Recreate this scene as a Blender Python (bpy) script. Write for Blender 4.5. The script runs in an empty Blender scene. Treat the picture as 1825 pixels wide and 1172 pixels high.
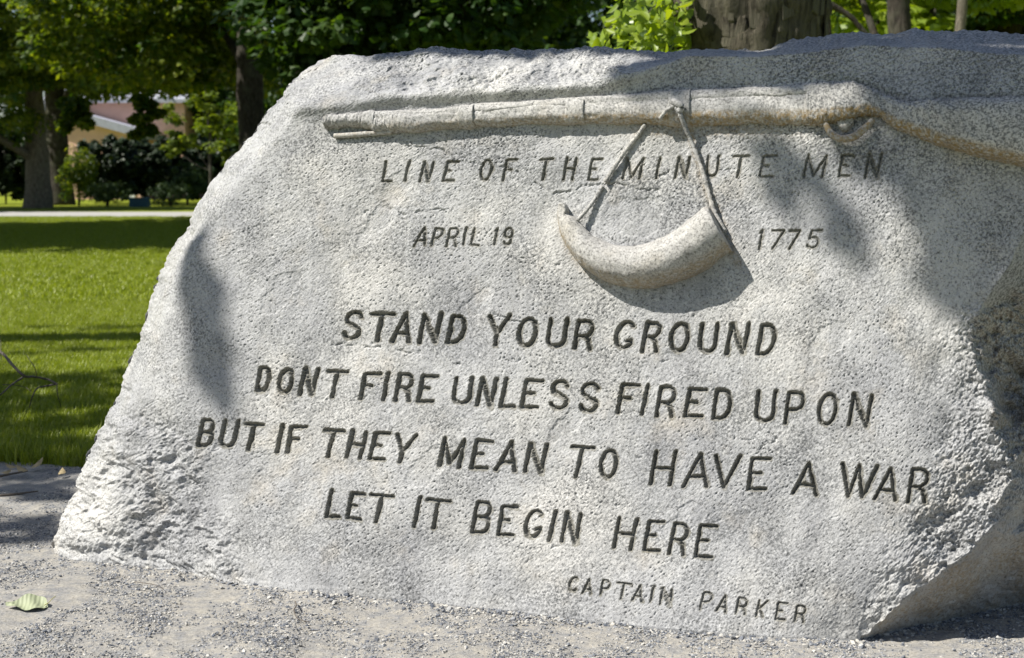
import bpy, math, random
import numpy as np
from mathutils import Vector
random.seed(7)
R = np.random.RandomState(11)
C = bpy.context.scene.collection
SC = bpy.context.scene

# ------------------------------------------------------------------ camera, light, exposure
F = 2600.0; CX, CY = 912.5, 586.0; YH = 325.0
TH = math.atan((CY - YH) / F)
EYE = np.array([0.0, 0.0, 1.10])
cam = bpy.data.cameras.new('camera'); co = bpy.data.objects.new('camera', cam); C.objects.link(co)
co.location = EYE; co.rotation_euler = (math.radians(90) - TH, 0, 0)
cam.lens = F / 1825.0 * 36.0; cam.sensor_width = 36.0; cam.clip_start = 0.05; cam.clip_end = 900
cam.dof.use_dof = True; cam.dof.focus_distance = 4.0; cam.dof.aperture_fstop = 6.3
SC.camera = co
FWD = np.array([0, math.cos(TH), -math.sin(TH)]); UPV = np.array([0, math.sin(TH), math.cos(TH)]); RT = np.array([1.0, 0, 0])
def ray(px, py):
    px = np.asarray(px, float); py = np.asarray(py, float)
    return FWD + ((px - CX) / F)[..., None] * RT - ((py - CY) / F)[..., None] * UPV
def ground(px, py, z=0.0):
    d = ray(px, py); t = (z - EYE[2]) / d[..., 2]
    return EYE + d * t[..., None]
def at_depth(px, py, y):
    d = ray(px, py); return EYE + d * (np.asarray(y, float) / d[..., 1])[..., None]

# the plane of the inscribed face
A0 = ground(480, 1045); B0 = ground(1400, 1135)
U = (B0 - A0) / np.linalg.norm(B0 - A0)
LEAN = math.radians(12)
nh = np.array([U[1], -U[0], 0.0]); nh = nh if nh[1] < 0 else -nh
N = nh * math.cos(LEAN) + np.array([0, 0, math.sin(LEAN)])
V = np.cross(N, U) if np.cross(N, U)[2] > 0 else -np.cross(N, U)
Lf = np.array([-0.95, 1.30, 1.0])
L = Lf[0] * U + Lf[1] * V + Lf[2] * N; L /= np.linalg.norm(L)      # towards the sun
ELEV = math.asin(L[2])
sun = bpy.data.lights.new('sun', 'SUN'); sun.energy = 4.9; sun.angle = math.radians(0.53); sun.color = (1.0, 0.955, 0.88)
so = bpy.data.objects.new('sun', sun); C.objects.link(so)
so.rotation_euler = Vector(L).to_track_quat('Z', 'Y').to_euler(); so.location = (-6, -1, 12)
W = bpy.data.worlds.new('World'); SC.world = W; W.use_nodes = True
wn = W.node_tree.nodes; wl = W.node_tree.links; wn.clear()
sky = wn.new('ShaderNodeTexSky'); sky.sky_type = 'NISHITA'; sky.sun_disc = False
sky.sun_elevation = ELEV; sky.sun_rotation = math.atan2(L[0], L[1])
bg = wn.new('ShaderNodeBackground'); bg.inputs[1].default_value = 0.060
ow = wn.new('ShaderNodeOutputWorld'); wl.new(sky.outputs[0], bg.inputs[0]); wl.new(bg.outputs[0], ow.inputs[0])
SC.view_settings.view_transform = 'Standard'; SC.view_settings.look = 'None'
SC.view_settings.exposure = 0.72; SC.view_settings.gamma = 1.0; SC.view_settings.use_curve_mapping = False
SC.cycles.max_bounces = 6; SC.cycles.diffuse_bounces = 3; SC.cycles.transmission_bounces = 4; SC.cycles.use_denoising = True

# ------------------------------------------------------------------ helpers
def mesh_np(name, verts, faces, mat=None, smooth=True, normals=None):
    """faces: (n,k) int array of equal-sized faces or list of such arrays"""
    me = bpy.data.meshes.new(name)
    if isinstance(faces, np.ndarray): faces = [faces]
    faces = [f for f in faces if len(f)]
    verts = np.asarray(verts, np.float32)
    me.vertices.add(len(verts)); me.vertices.foreach_set('co', verts.ravel())
    li = np.concatenate([f.ravel() for f in faces]).astype(np.int32)
    tot = np.concatenate([np.full(len(f), f.shape[1]) for f in faces]).astype(np.int32)
    st = np.concatenate([[0], np.cumsum(tot)[:-1]]).astype(np.int32)
    me.loops.add(len(li)); me.loops.foreach_set('vertex_index', li)
    me.polygons.add(len(tot)); me.polygons.foreach_set('loop_start', st)
    try: me.polygons.foreach_set('loop_total', tot)
    except Exception: pass
    me.polygons.foreach_set('use_smooth', np.full(len(tot), smooth))
    me.update(calc_edges=True)
    if normals is not None: me.normals_split_custom_set_from_vertices(np.asarray(normals, np.float32))
    if mat: me.materials.append(mat)
    return me
def obj(name, me, parent=None, **kw):
    o = bpy.data.objects.new(name, me); C.objects.link(o)
    if parent is not None: o.parent = parent
    for k, v in kw.items(): o[k] = v
    return o
def empty(name, loc, label, cat, group=None):
    o = bpy.data.objects.new(name, None); C.objects.link(o); o.location = loc; o['label'] = label; o['category'] = cat
    o.empty_display_size = 0.1
    if group: o['group'] = group
    return o
def grid_faces(nr, nc, wrap=False):
    i = np.arange(nr - 1)[:, None]; j = np.arange(nc if wrap else nc - 1)[None, :]
    a = i * nc + j; b = i * nc + (j + 1) % nc
    return np.stack([a, b, b + nc, a + nc], -1).reshape(-1, 4)
def fftnoise(h, w, lo, hi, beta=1.0, aniso=1.0, rot=0.0, seed=0):
    """band-limited noise; lo/hi wavelengths in cells"""
    r = np.random.RandomState(seed)
    fy = np.fft.fftfreq(h)[:, None]; fx = np.fft.rfftfreq(w)[None, :]
    c, s = math.cos(rot), math.sin(rot)
    gx = (fx * c + fy * s) * aniso; gy = -fx * s + fy * c
    f = np.sqrt(gx ** 2 + gy ** 2) + 1e-9
    amp = f ** (-beta) * np.exp(-(f * lo) ** 4) * (1 - np.exp(-(f * hi) ** 4))
    ph = r.randn(h, w // 2 + 1) + 1j * r.randn(h, w // 2 + 1)
    n = np.fft.irfft2(ph * amp, s=(h, w)); return n / n.std()
def sm(x, a, b):
    t = np.clip((x - a) / (b - a), 0, 1); return t * t * (3 - 2 * t)
def tube(path, rad, seg=10, cap=True, jit=0.0, squash=None):
    p = np.asarray(path, float); n = len(p); rad = np.broadcast_to(np.asarray(rad, float), (n,))
    t = np.gradient(p, axis=0); t /= np.linalg.norm(t, axis=1)[:, None] + 1e-12
    ref = np.array([0, 0, 1.0]) if abs(t[:, 2]).mean() < 0.8 else np.array([0, 1.0, 0])
    a = np.cross(t, ref); a /= np.linalg.norm(a, axis=1)[:, None] + 1e-12; b = np.cross(t, a)
    th = np.linspace(0, 2 * math.pi, seg, endpoint=False)
    rr = rad[:, None] * (1 + jit * R.randn(n, seg))
    v = p[:, None] + rr[..., None] * (np.cos(th)[None, :, None] * a[:, None] + np.sin(th)[None, :, None] * b[:, None])
    v = v.reshape(-1, 3); f = [grid_faces(n, seg, True)]
    if cap:
        f.append(np.arange(seg)[::-1][None]); f.append((np.arange(seg) + (n - 1) * seg)[None])
    return v, f
def spline(pts, n):
    """Catmull-Rom through the control points"""
    p = np.asarray(pts, float); m = len(p)
    P = np.vstack([2 * p[0] - p[1], p, 2 * p[-1] - p[-2]])
    u = np.linspace(0, m - 1 - 1e-9, n); i = u.astype(int); t = (u - i)[:, None]
    a, b, c, d = P[i], P[i + 1], P[i + 2], P[i + 3]
    return 0.5 * (2 * b + (c - a) * t + (2 * a - 5 * b + 4 * c - d) * t ** 2 + (3 * b - a - 3 * c + d) * t ** 3)
def merge(parts):
    vs, fs, k = [], [], 0
    for v, f in parts:
        vs.append(v)
        for q in (f if isinstance(f, list) else [f]): fs.append(q + k)
        k += len(v)
    return np.vstack(vs), fs

# ------------------------------------------------------------------ materials
class NT:
    def __init__(s, name):
        s.m = bpy.data.materials.new(name); s.m.use_nodes = True; s.t = s.m.node_tree; s.n = s.t.nodes; s.n.clear()
        s.out = s.n.new('ShaderNodeOutputMaterial'); s.tc = s.n.new('ShaderNodeTexCoord')
    def new(s, ty, **kw):
        x = s.n.new(ty)
        for k, v in kw.items(): setattr(x, k, v)
        return x
    def link(s, a, b): s.t.links.new(a, b)
    def noise(s, scale, detail=4, rough=0.55, coord=None, dist=0.0):
        x = s.new('ShaderNodeTexNoise'); x.inputs['Scale'].default_value = scale; x.inputs['Detail'].default_value = detail
        x.inputs['Roughness'].default_value = rough; x.inputs['Distortion'].default_value = dist
        s.link(coord or s.tc.outputs['Object'], x.inputs['Vector']); return x.outputs['Fac']
    def ramp(s, fac, stops):
        x = s.new('ShaderNodeValToRGB'); e = x.color_ramp.elements
        while len(e) < len(stops): e.new(0.5)
        for k, (p, c) in enumerate(stops):
            e[k].position = p; e[k].color = (c if isinstance(c, tuple) else (c, c, c)) + (1,)
        s.link(fac, x.inputs[0]); return x.outputs[0]
    def mix(s, fac, a, b, mode='MIX'):
        x = s.new('ShaderNodeMix', data_type='RGBA', blend_type=mode)
        if hasattr(fac, 'links'): s.link(fac, x.inputs[0])
        else: x.inputs[0].default_value = fac
        for v, i in ((a, 6), (b, 7)):
            if hasattr(v, 'links'): s.link(v, x.inputs[i])
            else: x.inputs[i].default_value = tuple(v) + (1,)
        return x.outputs[2]
    def math(s, op, a, b=0.0, clamp=False):
        x = s.new('ShaderNodeMath', operation=op, use_clamp=clamp)
        for v, i in ((a, 0), (b, 1)):
            if hasattr(v, 'links'): s.link(v, x.inputs[i])
            else: x.inputs[i].default_value = v
        return x.outputs[0]
    def attr(s, name):
        x = s.new('ShaderNodeAttribute', attribute_name=name); return x.outputs['Fac']
    def bump(s, h, strength, dist, nrm=None):
        x = s.new('ShaderNodeBump'); x.inputs['Strength'].default_value = strength; x.inputs['Distance'].default_value = dist
        s.link(h, x.inputs['Height'])
        if nrm is not None: s.link(nrm, x.inputs['Normal'])
        return x.outputs[0]
    def bsdf(s, col, rough=0.8, nrm=None, spec=0.3, metal=0.0):
        x = s.new('ShaderNodeBsdfPrincipled')
        if hasattr(col, 'links'): s.link(col, x.inputs['Base Color'])
        else: x.inputs['Base Color'].default_value = tuple(col) + (1,)
        if hasattr(rough, 'links'): s.link(rough, x.inputs['Roughness'])
        else: x.inputs['Roughness'].default_value = rough
        x.inputs['Specular IOR Level'].default_value = spec; x.inputs['Metallic'].default_value = metal
        if nrm is not None: s.link(nrm, x.inputs['Normal'])
        s.link(x.outputs[0], s.out.inputs[0]); return x

def granite(name, warm=0.0, dirt_shade=0.0, attrs=True):
    m = NT(name)
    big = m.ramp(m.noise(3.2, 6, 0.6), [(0.34, (0.325, 0.328, 0.335)), (0.47, (0.38, 0.382, 0.38)), (0.56, (0.41, 0.408, 0.395)), (0.68, (0.50, 0.49, 0.465))])
    wf = m.ramp(m.noise(7.0, 5, 0.6), [(0.56, 0.0), (0.74, 0.32)])
    c = m.mix(wf, big, (0.47, 0.40, 0.29))
    mp = m.new('ShaderNodeMapping'); mp.inputs['Scale'].default_value = (1, 1, 0.16); m.link(m.tc.outputs['Object'], mp.inputs[0])
    c = m.mix(1.0, c, m.ramp(m.noise(17, 5, 0.65, mp.outputs[0], 0.3), [(0.36, 0.84), (0.52, 1.0), (0.66, 1.05)]), 'MULTIPLY')
    c = m.mix(m.ramp(m.noise(58, 3, 0.7), [(0.60, 0.0), (0.68, 0.45)]), c, (0.56, 0.555, 0.53))
    fleck = m.ramp(m.noise(150, 4, 0.72), [(0.36, 0.30), (0.425, 0.92), (0.62, 1.10)])
    c = m.mix(1.0, c, fleck, 'MULTIPLY')
    grain = m.ramp(m.noise(330, 3, 0.65), [(0.33, 0.35), (0.42, 1.0)])
    c = m.mix(0.9, c, grain, 'MULTIPLY')
    if warm: c = m.mix(warm, c, (0.50, 0.43, 0.30))
    if attrs:
        g = m.attr('grime_shade')
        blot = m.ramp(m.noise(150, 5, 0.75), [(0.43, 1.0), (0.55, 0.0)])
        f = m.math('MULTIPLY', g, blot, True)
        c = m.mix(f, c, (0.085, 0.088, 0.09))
        st = m.attr('brown_tint')
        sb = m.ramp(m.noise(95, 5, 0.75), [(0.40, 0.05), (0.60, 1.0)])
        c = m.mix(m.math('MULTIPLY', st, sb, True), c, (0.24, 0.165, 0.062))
    if dirt_shade: c = m.mix(m.ramp(m.noise(60, 4), [(0.3, dirt_shade), (0.7, dirt_shade * 0.65)]), c, (0.085, 0.078, 0.048))
    h = m.noise(240, 4, 0.7)
    b = m.bump(h, 0.5, 0.0026)
    h2 = m.noise(70, 3, 0.6); b2 = m.bump(h2, 0.35, 0.004, b)
    m.bsdf(c, 0.72, b2, 0.35); return m.m
M_ROCK = granite('granite')
M_LETTER = granite('granite_in_letters', dirt_shade=0.68)  # olive algae soiling, darkened further to paint shadow into the cuts
M_RELIEF = granite('granite_relief', warm=0.10)
M_HORN = granite('granite_horn', warm=0.15)
M_BACK = granite('granite_back', attrs=False)

def leafmat(name, c1, c2, tr=0.5, rough=0.5, spec=0.35):
    m = NT(name)
    oi = m.new('ShaderNodeNewGeometry'); rnd = oi.outputs['Random Per Island']
    c = m.ramp(rnd, [(0.0, c1), (0.68, tuple(x * 1.25 for x in c1)), (1.0, c2)])
    c = m.mix(m.ramp(m.noise(0.9, 3), [(0.4, 0.0), (0.65, 0.35)]), c, tuple(min(1, x * 1.5) for x in c2))
    p = m.bsdf(c, rough, None, spec)
    t = m.new('ShaderNodeBsdfTranslucent'); m.link(m.mix(1.0, c, (1.55, 1.5, 0.3), 'MULTIPLY'), t.inputs[0])
    x = m.new('ShaderNodeMixShader'); x.inputs[0].default_value = tr
    m.link(p.outputs[0], x.inputs[1]); m.link(t.outputs[0], x.inputs[2]); m.link(x.outputs[0], m.out.inputs[0]); return m.m
M_LEAF_DARK = leafmat('leaf_maple', (0.025, 0.060, 0.014), (0.065, 0.105, 0.018), 0.45)
M_LEAF_MID = leafmat('leaf_mid', (0.036, 0.078, 0.012), (0.22, 0.25, 0.020), 0.55)
M_LEAF_LITE = leafmat('leaf_light', (0.15, 0.22, 0.02), (0.24, 0.30, 0.035), 0.5, 0.35, 0.6)
M_LEAF_MID2 = leafmat('leaf_yellow_green', (0.07, 0.11, 0.012), (0.20, 0.24, 0.022), 0.5)
M_LEAF_SHRUB = leafmat('leaf_shrub', (0.03, 0.06, 0.018), (0.075, 0.11, 0.035), 0.25)
M_LEAF_YEW = leafmat('leaf_yew', (0.010, 0.022, 0.008), (0.022, 0.040, 0.012), 0.1)

def barkmat(name, a, b, sc=1.0):
    m = NT(name); mp = m.new('ShaderNodeMapping'); mp.inputs['Scale'].default_value = (1, 1, 0.22)
    m.link(m.tc.outputs['Object'], mp.inputs[0]); n1 = m.noise(26 * sc, 7, 0.7, mp.outputs[0], 0.6)
    n2 = m.noise(3.0 * sc, 4)
    c = m.mix(m.ramp(n1, [(0.38, 0.0), (0.62, 1.0)]), a, b)
    c = m.mix(m.ramp(n2, [(0.45, 0.0), (0.7, 0.5)]), c, (0.115, 0.12, 0.085))
    m.bsdf(c, 0.9, m.bump(n1, 1.0, 0.03 / sc), 0.15); return m.m
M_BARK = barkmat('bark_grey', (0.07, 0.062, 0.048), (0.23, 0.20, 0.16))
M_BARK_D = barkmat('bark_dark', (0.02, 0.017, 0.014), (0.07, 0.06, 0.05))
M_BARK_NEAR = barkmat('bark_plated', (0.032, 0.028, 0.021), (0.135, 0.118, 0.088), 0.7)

def flat(name, col, rough=0.7, var=0.15, sc=5, spec=0.3):
    m = NT(name); n = m.noise(sc, 5)
    c = m.mix(m.ramp(n, [(0.3, 0.0), (0.7, 1.0)]), tuple(x * (1 - var) for x in col), tuple(min(1, x * (1 + var)) for x in col))
    m.bsdf(c, rough, m.bump(n, 0.3, 0.01), spec); return m.m

# ------------------------------------------------------------------ the boulder's outline, in the face's own sheet
LEFT = [(95, 985), (94, 962), (108, 920), (122, 888), (135, 858), (150, 826), (163, 796), (178, 762), (196, 728), (214, 682), (232, 640),
        (247, 606), (258, 562), (264, 532), (276, 502), (284, 478), (296, 460), (312, 432), (332, 402), (341, 384), (348, 360),
        (372, 326), (398, 292), (424, 262), (452, 232), (478, 196), (502, 166), (524, 142), (548, 120), (572, 106)]
TOP = [(572, 106), (600, 99), (628, 97), (652, 101), (684, 94), (712, 93), (742, 86), (782, 83), (812, 86), (870, 88), (920, 86), (985, 88), (1060, 83),
       (1130, 87), (1185, 92), (1226, 88), (1290, 87), (1352, 92), (1372, 86), (1389, 79), (1412, 70), (1443, 66), (1490, 60), (1533, 56), (1560, 60), (1590, 60),
       (1620, 52), (1640, 51), (1672, 56), (1720, 53), (1770, 56), (1825, 60), (1960, 78), (2080, 130), (2130, 180)]
BOT = [(95, 985), (122, 996), (150, 1000), (190, 1004), (230, 1008), (270, 1014), (320, 1020), (380, 1036), (440, 1045), (480, 1049), (520, 1053), (620, 1060), (720, 1068),
       (830, 1081), (930, 1091), (1030, 1103), (1130, 1115), (1250, 1125), (1400, 1136), (1530, 1139), (1600, 1122), (1700, 1102),
       (1825, 1072), (2000, 1045), (2150, 1030)]
RIGHT = [(2150, 1030), (2180, 900), (2200, 700), (2190, 450), (2165, 280), (2130, 180)]
CREASE = [(1530, 1139), (1560, 1112), (1588, 1084), (1600, 1066), (1650, 1030), (1700, 985), (1740, 935), (1768, 905), (1800, 893), (1825, 888), (1950, 850), (2200, 780)]
def interp(poly, x): p = np.array(poly, float); return np.interp(x, p[:, 0], p[:, 1])
def arclen(poly, n, k=None):
    p = np.array(poly, float); s = np.r_[0, np.cumsum(np.hypot(*np.diff(p, axis=0).T))]; q = np.linspace(0, s[-1], n) if k is None else k * s[-1]
    return np.stack([np.interp(q, s, p[:, 0]), np.interp(q, s, p[:, 1])], -1)

xs = np.r_[np.arange(95, 1840, 1.53), np.arange(1842, 2151, 7.0), 2150.0]
NS = len(xs); NTT = 700
t = np.linspace(0, 1, NTT)
b = np.stack([xs, interp(BOT, xs)], -1)
s = (xs - 95) / (2150 - 95)
# jitter the outline a little so its edge is broken stone
rg = np.random.RandomState(3)
def rough1d(n, k, a):
    y = np.interp(np.linspace(0, k, n), np.arange(k + 1), rg.randn(k + 1)); y[0] = y[-1] = 0; return y * a
txs = 572 + s * (2130 - 572)
T_ = np.stack([txs, interp(TOP, txs)], -1); T_[:, 1] += rough1d(NS, 160, 0.9) + rough1d(NS, 420, 0.6)
L_ = arclen(LEFT, NTT); L_[:, 0] += rough1d(NTT, 60, 2.0) + rough1d(NTT, 200, 0.9)
R_ = arclen(RIGHT, NTT)
tt = t[:, None, None]; ss = s[None, :, None]
G = (1 - tt) * b[None] + tt * T_[None] + (1 - ss) * L_[:, None] + ss * R_[:, None] - (
    (1 - tt) * (1 - ss) * b[0] + (1 - tt) * ss * b[-1] + tt * (1 - ss) * T_[0] + tt * ss * T_[-1])
GX, GY = G[..., 0], G[..., 1]

def polydist(px, py, poly):
    d = np.full(np.shape(px), 1e9)
    for (x0, y0), (x1, y1) in zip(poly[:-1], poly[1:]):
        dx, dy = x1 - x0, y1 - y0; l2 = dx * dx + dy * dy + 1e-9
        k = np.clip(((px - x0) * dx + (py - y0) * dy) / l2, 0, 1)
        d = np.minimum(d, np.hypot(px - x0 - k * dx, py - y0 - k * dy))
    return d
TOPBREAK = [(560, 186), (700, 168), (900, 156), (1060, 146), (1190, 112), (1226, 99), (1352, 100), (1443, 92), (1542, 80), (1678, 84), (1746, 92), (1825, 97), (2150, 230)]
RIM = [(1838, 380), (1800, 470), (1752, 540), (1728, 600), (1742, 660), (1776, 705), (1762, 760), (1790, 800), (1806, 850), (1772, 905)]
def macro(px, py):
    """how far the surface lies behind the plane of the inscribed face (m)"""
    px = np.asarray(px, float); py = np.asarray(py, float)
    m = 0.006 * np.sin(px / 210.0 + 0.6) * np.cos(py / 170.0) + 0.004 * np.sin(px / 77.0) * np.sin(py / 93.0 + 1)
    # left edge falls away
    dl = polydist(px, py, LEFT); w = 46 + 60 * sm(py, 700, 900)
    m += 0.17 * np.clip(1 - dl / w, 0, 1) ** 2 + 0.035 * np.clip(1 - dl / (2.6 * w), 0, 1) ** 2
    # top: swells a little above the musket, then rolls back
    ty = interp(TOP, px); tb = interp(TOPBREAK, px); k = np.clip((tb - py) / np.maximum(tb - ty, 8), 0, 1.05)
    left = 1 - sm(px, 1080, 1240)
    m += left * (0.20 * k ** 1.7 - 0.020 * np.exp(-((py - tb - 4) / 16) ** 2))
    m += (1 - left) * (0.30 * k ** 0.9)
    # upper right panel leans back above the musket
    band = sm(px, 1120, 1500) * np.clip((190 - py) / 110, 0, 1)
    m += 0.055 * band
    # right rim broken away
    rx = np.interp(py, [380, 470, 540, 600, 660, 705, 760, 800, 850, 905, 960], [1838, 1800, 1752, 1728, 1742, 1776, 1762, 1790, 1806, 1772, 1730])
    g = np.clip(px - rx, 0, None) * sm(py, 330, 520) * (1 - sm(py, 890, 960))
    m += 0.0021 * np.minimum(g, 140)
    m += 0.02 * sm(px, 1600, 1760) * sm(py, 480, 700)
    m += 0.55 * sm(px, 1850, 2200) ** 2
    return m
def on_plane(px, py, h=0.0, use_macro=True):
    """world point seen at that pixel on the face raised by h"""
    d = ray(px, py); m = (macro(px, py) if use_macro else 0.0) - h
    P = A0 - N * np.asarray(m)[..., None] if np.ndim(m) else A0 - N * m
    tt = ((P - EYE) @ N if np.ndim(m) == 0 else np.einsum('...i,i', P - EYE, N)) / (d @ N)
    return EYE + d * tt[..., None]
MA = macro(GX, GY)
# the foot of the stone meets the ground along its traced contact line
gb = ground(b[:, 0], b[:, 1]); mg = -((gb - A0) @ N); corr = mg - MA[0]
cy = interp(CREASE, xs) + rough1d(NS, 90, 3.0) + rough1d(NS, 300, 1.4); tc1 = np.where(xs < 520, 0.16 + 0.22 * (520 - xs) / 425, 0.16)
tc2 = np.clip((b[:, 1] - cy) / np.maximum(b[:, 1] - T_[:, 1], 1), 0.004, 1)
cb = np.where(xs < 1532, corr, np.interp(1532, xs, corr) * (1 - sm(xs, 1532, 1640))); cu = corr - cb
wg1 = np.clip(1 - t[:, None] / tc1[None], 0, 1); wgt = np.clip(1 - t[:, None] / tc2[None], 0, 1)
MA = MA + cb[None] * wg1 ** 1.6 + cu[None] * wgt
dr = ray(GX, GY); PP = EYE + dr * (((A0 - EYE) @ N - MA) / (dr @ N))[..., None]
UNDER = np.where(xs[None] > 1532, sm(wgt, 0.0, 0.08), 0.0)

# ---- relief on the sheet (metres along the face's normal)
n_f = fftnoise(NTT, NS, 2.2, 7, 0.3, seed=1); n_c = fftnoise(NTT, NS, 2.4, 12, 1.0, 1.7, 1.2, seed=2)
n_m = fftnoise(NTT, NS, 6, 40, 1.2, seed=3); n_l = fftnoise(NTT, NS, 30, 260, 1.6, seed=4)
n_r = fftnoise(NTT, NS, 4, 70, 1.35, 1.6, -0.7, seed=5); n_r2 = fftnoise(NTT, NS, 3, 26, 1.1, 1.4, -0.4, seed=6)
n_p = fftnoise(NTT, NS, 2.2, 6, 0.5, 1.5, -0.8, seed=8); n_v = fftnoise(NTT, NS, 2.4, 10, 0.8, 2.6, 0.25, seed=9)
dl = polydist(GX, GY, LEFT)
lowleft = sm(300 - (GX - 95) * 0.62 - (1000 - GY) * 0.45 + 60 * n_l / 2.0, 40, 130)
rim = np.clip(1 - dl / 48, 0, 1)
rx = np.interp(GY, [0, 480, 560, 600, 700, 800, 900, 1000, 1100], [1900, 1830, 1690, 1670, 1690, 1650, 1610, 1570, 1530])
right = sm(GX - rx, -30, 90) * (1 - UNDER)
tb = interp(TOPBREAK, GX); cap = sm(tb - GY, -6, 12)
capl = cap * (1 - sm(GX, 1080, 1240)); ur = np.maximum(cap, sm(GX, 1050, 1500) * sm(420 - GY, 0, 260)) * sm(GX, 1000, 1300)
rel = 0.00025 * n_f + 0.00020 * n_c + 0.00032 * n_m + 0.0024 * n_l
calm = 1 - 0.35 * sm(n_l, 0.1, 1.2)
rel *= calm
rel -= 0.0030 * np.clip(n_p - 1.35, 0, 1.0) * (.35 + .9 * sm(n_l, -1.2, 1.2)) + 0.0022 * np.clip(fftnoise(NTT, NS, 4, 12, 1.0, 1.6, -0.9, seed=18) - 2.1, 0, 1.5)
rr = np.clip(0.95 * lowleft + 0.8 * rim + 0.95 * right + 0.5 * capl, 0, 1.15)
n_b = fftnoise(NTT, NS, 14, 120, 1.5, 1.5, -0.8, seed=19)
shl = np.exp(-((GX - 575) / 75) ** 2) * sm(230 - GY, 0, 60)
rr *= 1 - .8 * shl; capl = capl * (1 - .7 * shl)
rel += 0.0025 * capl * n_b
rel += rr * (0.0026 * n_r + 0.0009 * n_r2 + 0.0060 * n_b - 0.0034 * np.abs(n_r) - 0.0030 * np.abs(n_b) + 0.0005 * n_c)
rel += right * (0.0011 * fftnoise(NTT, NS, 3, 14, 0.8, seed=12) - 0.0035 * np.clip(fftnoise(NTT, NS, 5, 26, 1.1, seed=13) - 0.9, 0, 2))
rel += 0.0008 * ur * n_v + 0.0028 * cap * fftnoise(NTT, NS, 5, 36, 1.2, 1.8, 0.25, seed=14) * (1 - .7 * shl)
fl = fftnoise(NTT, NS, 3, 26, 1.2, 2.0, 0.2, seed=15); rel += capl * 0.0022 * (np.abs(fl) - 0.7) 
rel += UNDER * (0.0022 * n_r2 + 0.0014 * n_m + 0.006 * n_b)
# natural cracks, in photograph pixels
Z = 3.9674
def zp(x0, y0, pts): return [(x0 + a / Z, y0 + c / Z) for a, c in pts]
CR = [zp(670, 250, [(210, 38), (330, 55), (420, 52), (490, 75), (500, 95)]),
      zp(670, 250, [(560, 150), (620, 160), (740, 165), (840, 195), (910, 190), (980, 210), (1060, 265), (1110, 275), (1150, 320), (1250, 375), (1320, 360), (1400, 345), (1480, 310), (1600, 315), (1740, 305), (1790, 335)]),
      zp(670, 250, [(-190, 560), (-90, 500), (0, 480), (60, 460), (130, 485), (205, 530), (350, 495), (500, 485)]),
      zp(1120, 250, [(20, 330), (100, 350), (210, 345)]), zp(1120, 250, [(215, 250), (290, 215)]), zp(1120, 250, [(640, 205), (760, 205)]),
      zp(590, 530, [(0, 330), (120, 335), (350, 350)]), zp(590, 530, [(450, 370), (540, 385), (630, 380)]),
      zp(590, 530, [(1200, 430), (1300, 455), (1350, 440)]), zp(590, 530, [(820, 460), (910, 465)]),
      zp(1190, 660, [(540, 495), (600, 490)]), zp(1190, 660, [(600, 610), (680, 530), (770, 485)]), zp(1190, 660, [(720, 440), (780, 490)]),
      zp(1000, 540, [(720, 410), (780, 400)]), zp(820, 870, [(1110, 125), (1160, 122)]), zp(820, 870, [(650, 425), (690, 405)]),
      [(838, 138), (862, 148), (905, 124)], [(760, 165), (800, 160), (835, 152)], [(880, 560), (930, 575)], [(1010, 130), (1050, 118), (1090, 122)]]
wx = GX + 1.3 * n_m + 0.7 * n_r2; wy = GY + 1.3 * n_r2 + 0.5 * n_f
for c in CR:
    a = np.array(c); bb = (GX > a[:, 0].min() - 12) & (GX < a[:, 0].max() + 12) & (GY > a[:, 1].min() - 12) & (GY < a[:, 1].max() + 12)
    d = polydist(wx[bb], wy[bb], c); rel[bb] -= 0.0060 * np.clip(1 - d / 2.9, 0, 1) * (.55 + .45 * np.tanh(n_m[bb] * 2))
FLK = np.zeros(GX.shape)
for fx, fy, fa, fb, fr in ((665, 402, 48, 19, -48), (705, 335, 40, 26, -60), (848, 535, 42, 22, -40), (1125, 385, 60, 34, -10), (1180, 655, 50, 26, -30), (500, 520, 50, 24, -50), (1480, 600, 46, 26, -35), (770, 830, 60, 24, -40), (1010, 760, 44, 20, -30), (1215, 930, 50, 24, -30), (560, 700, 40, 18, -20)):
    c_, s__ = math.cos(math.radians(fr)), math.sin(math.radians(fr)); ax_ = (wx + 4 * n_l - fx) * c_ + (wy + 5 * n_b - fy) * s__; ay_ = -(wx - fx) * s__ + (wy + 5 * n_b - fy) * c_
    FLK = np.maximum(FLK, 1 - sm(np.hypot(ax_ / fa, ay_ / fb), .88, 1.0))
rel -= 0.0022 * FLK
rel += FLK * 0.6 * 0.0034 * np.clip(n_p - 1.45, 0, 1.0)
GRV = polydist(GX, GY, [(1330, 155), (1462, 146), (1505, 145), (1535, 149), (1560, 160), (1593, 173), (1622, 185), (1645, 180), (1680, 176), (1760, 175), (1840, 176)])
rel -= 0.011 * np.exp(-(GRV / 7.0) ** 2) * sm(GX, 1400, 1520)
# chipped shallow scar left of the date
sc_ = polydist(wx, wy, [(640, 420), (690, 380)]); rel -= 0.003 * np.clip(1 - sc_ / 18, 0, 1) ** .5

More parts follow.
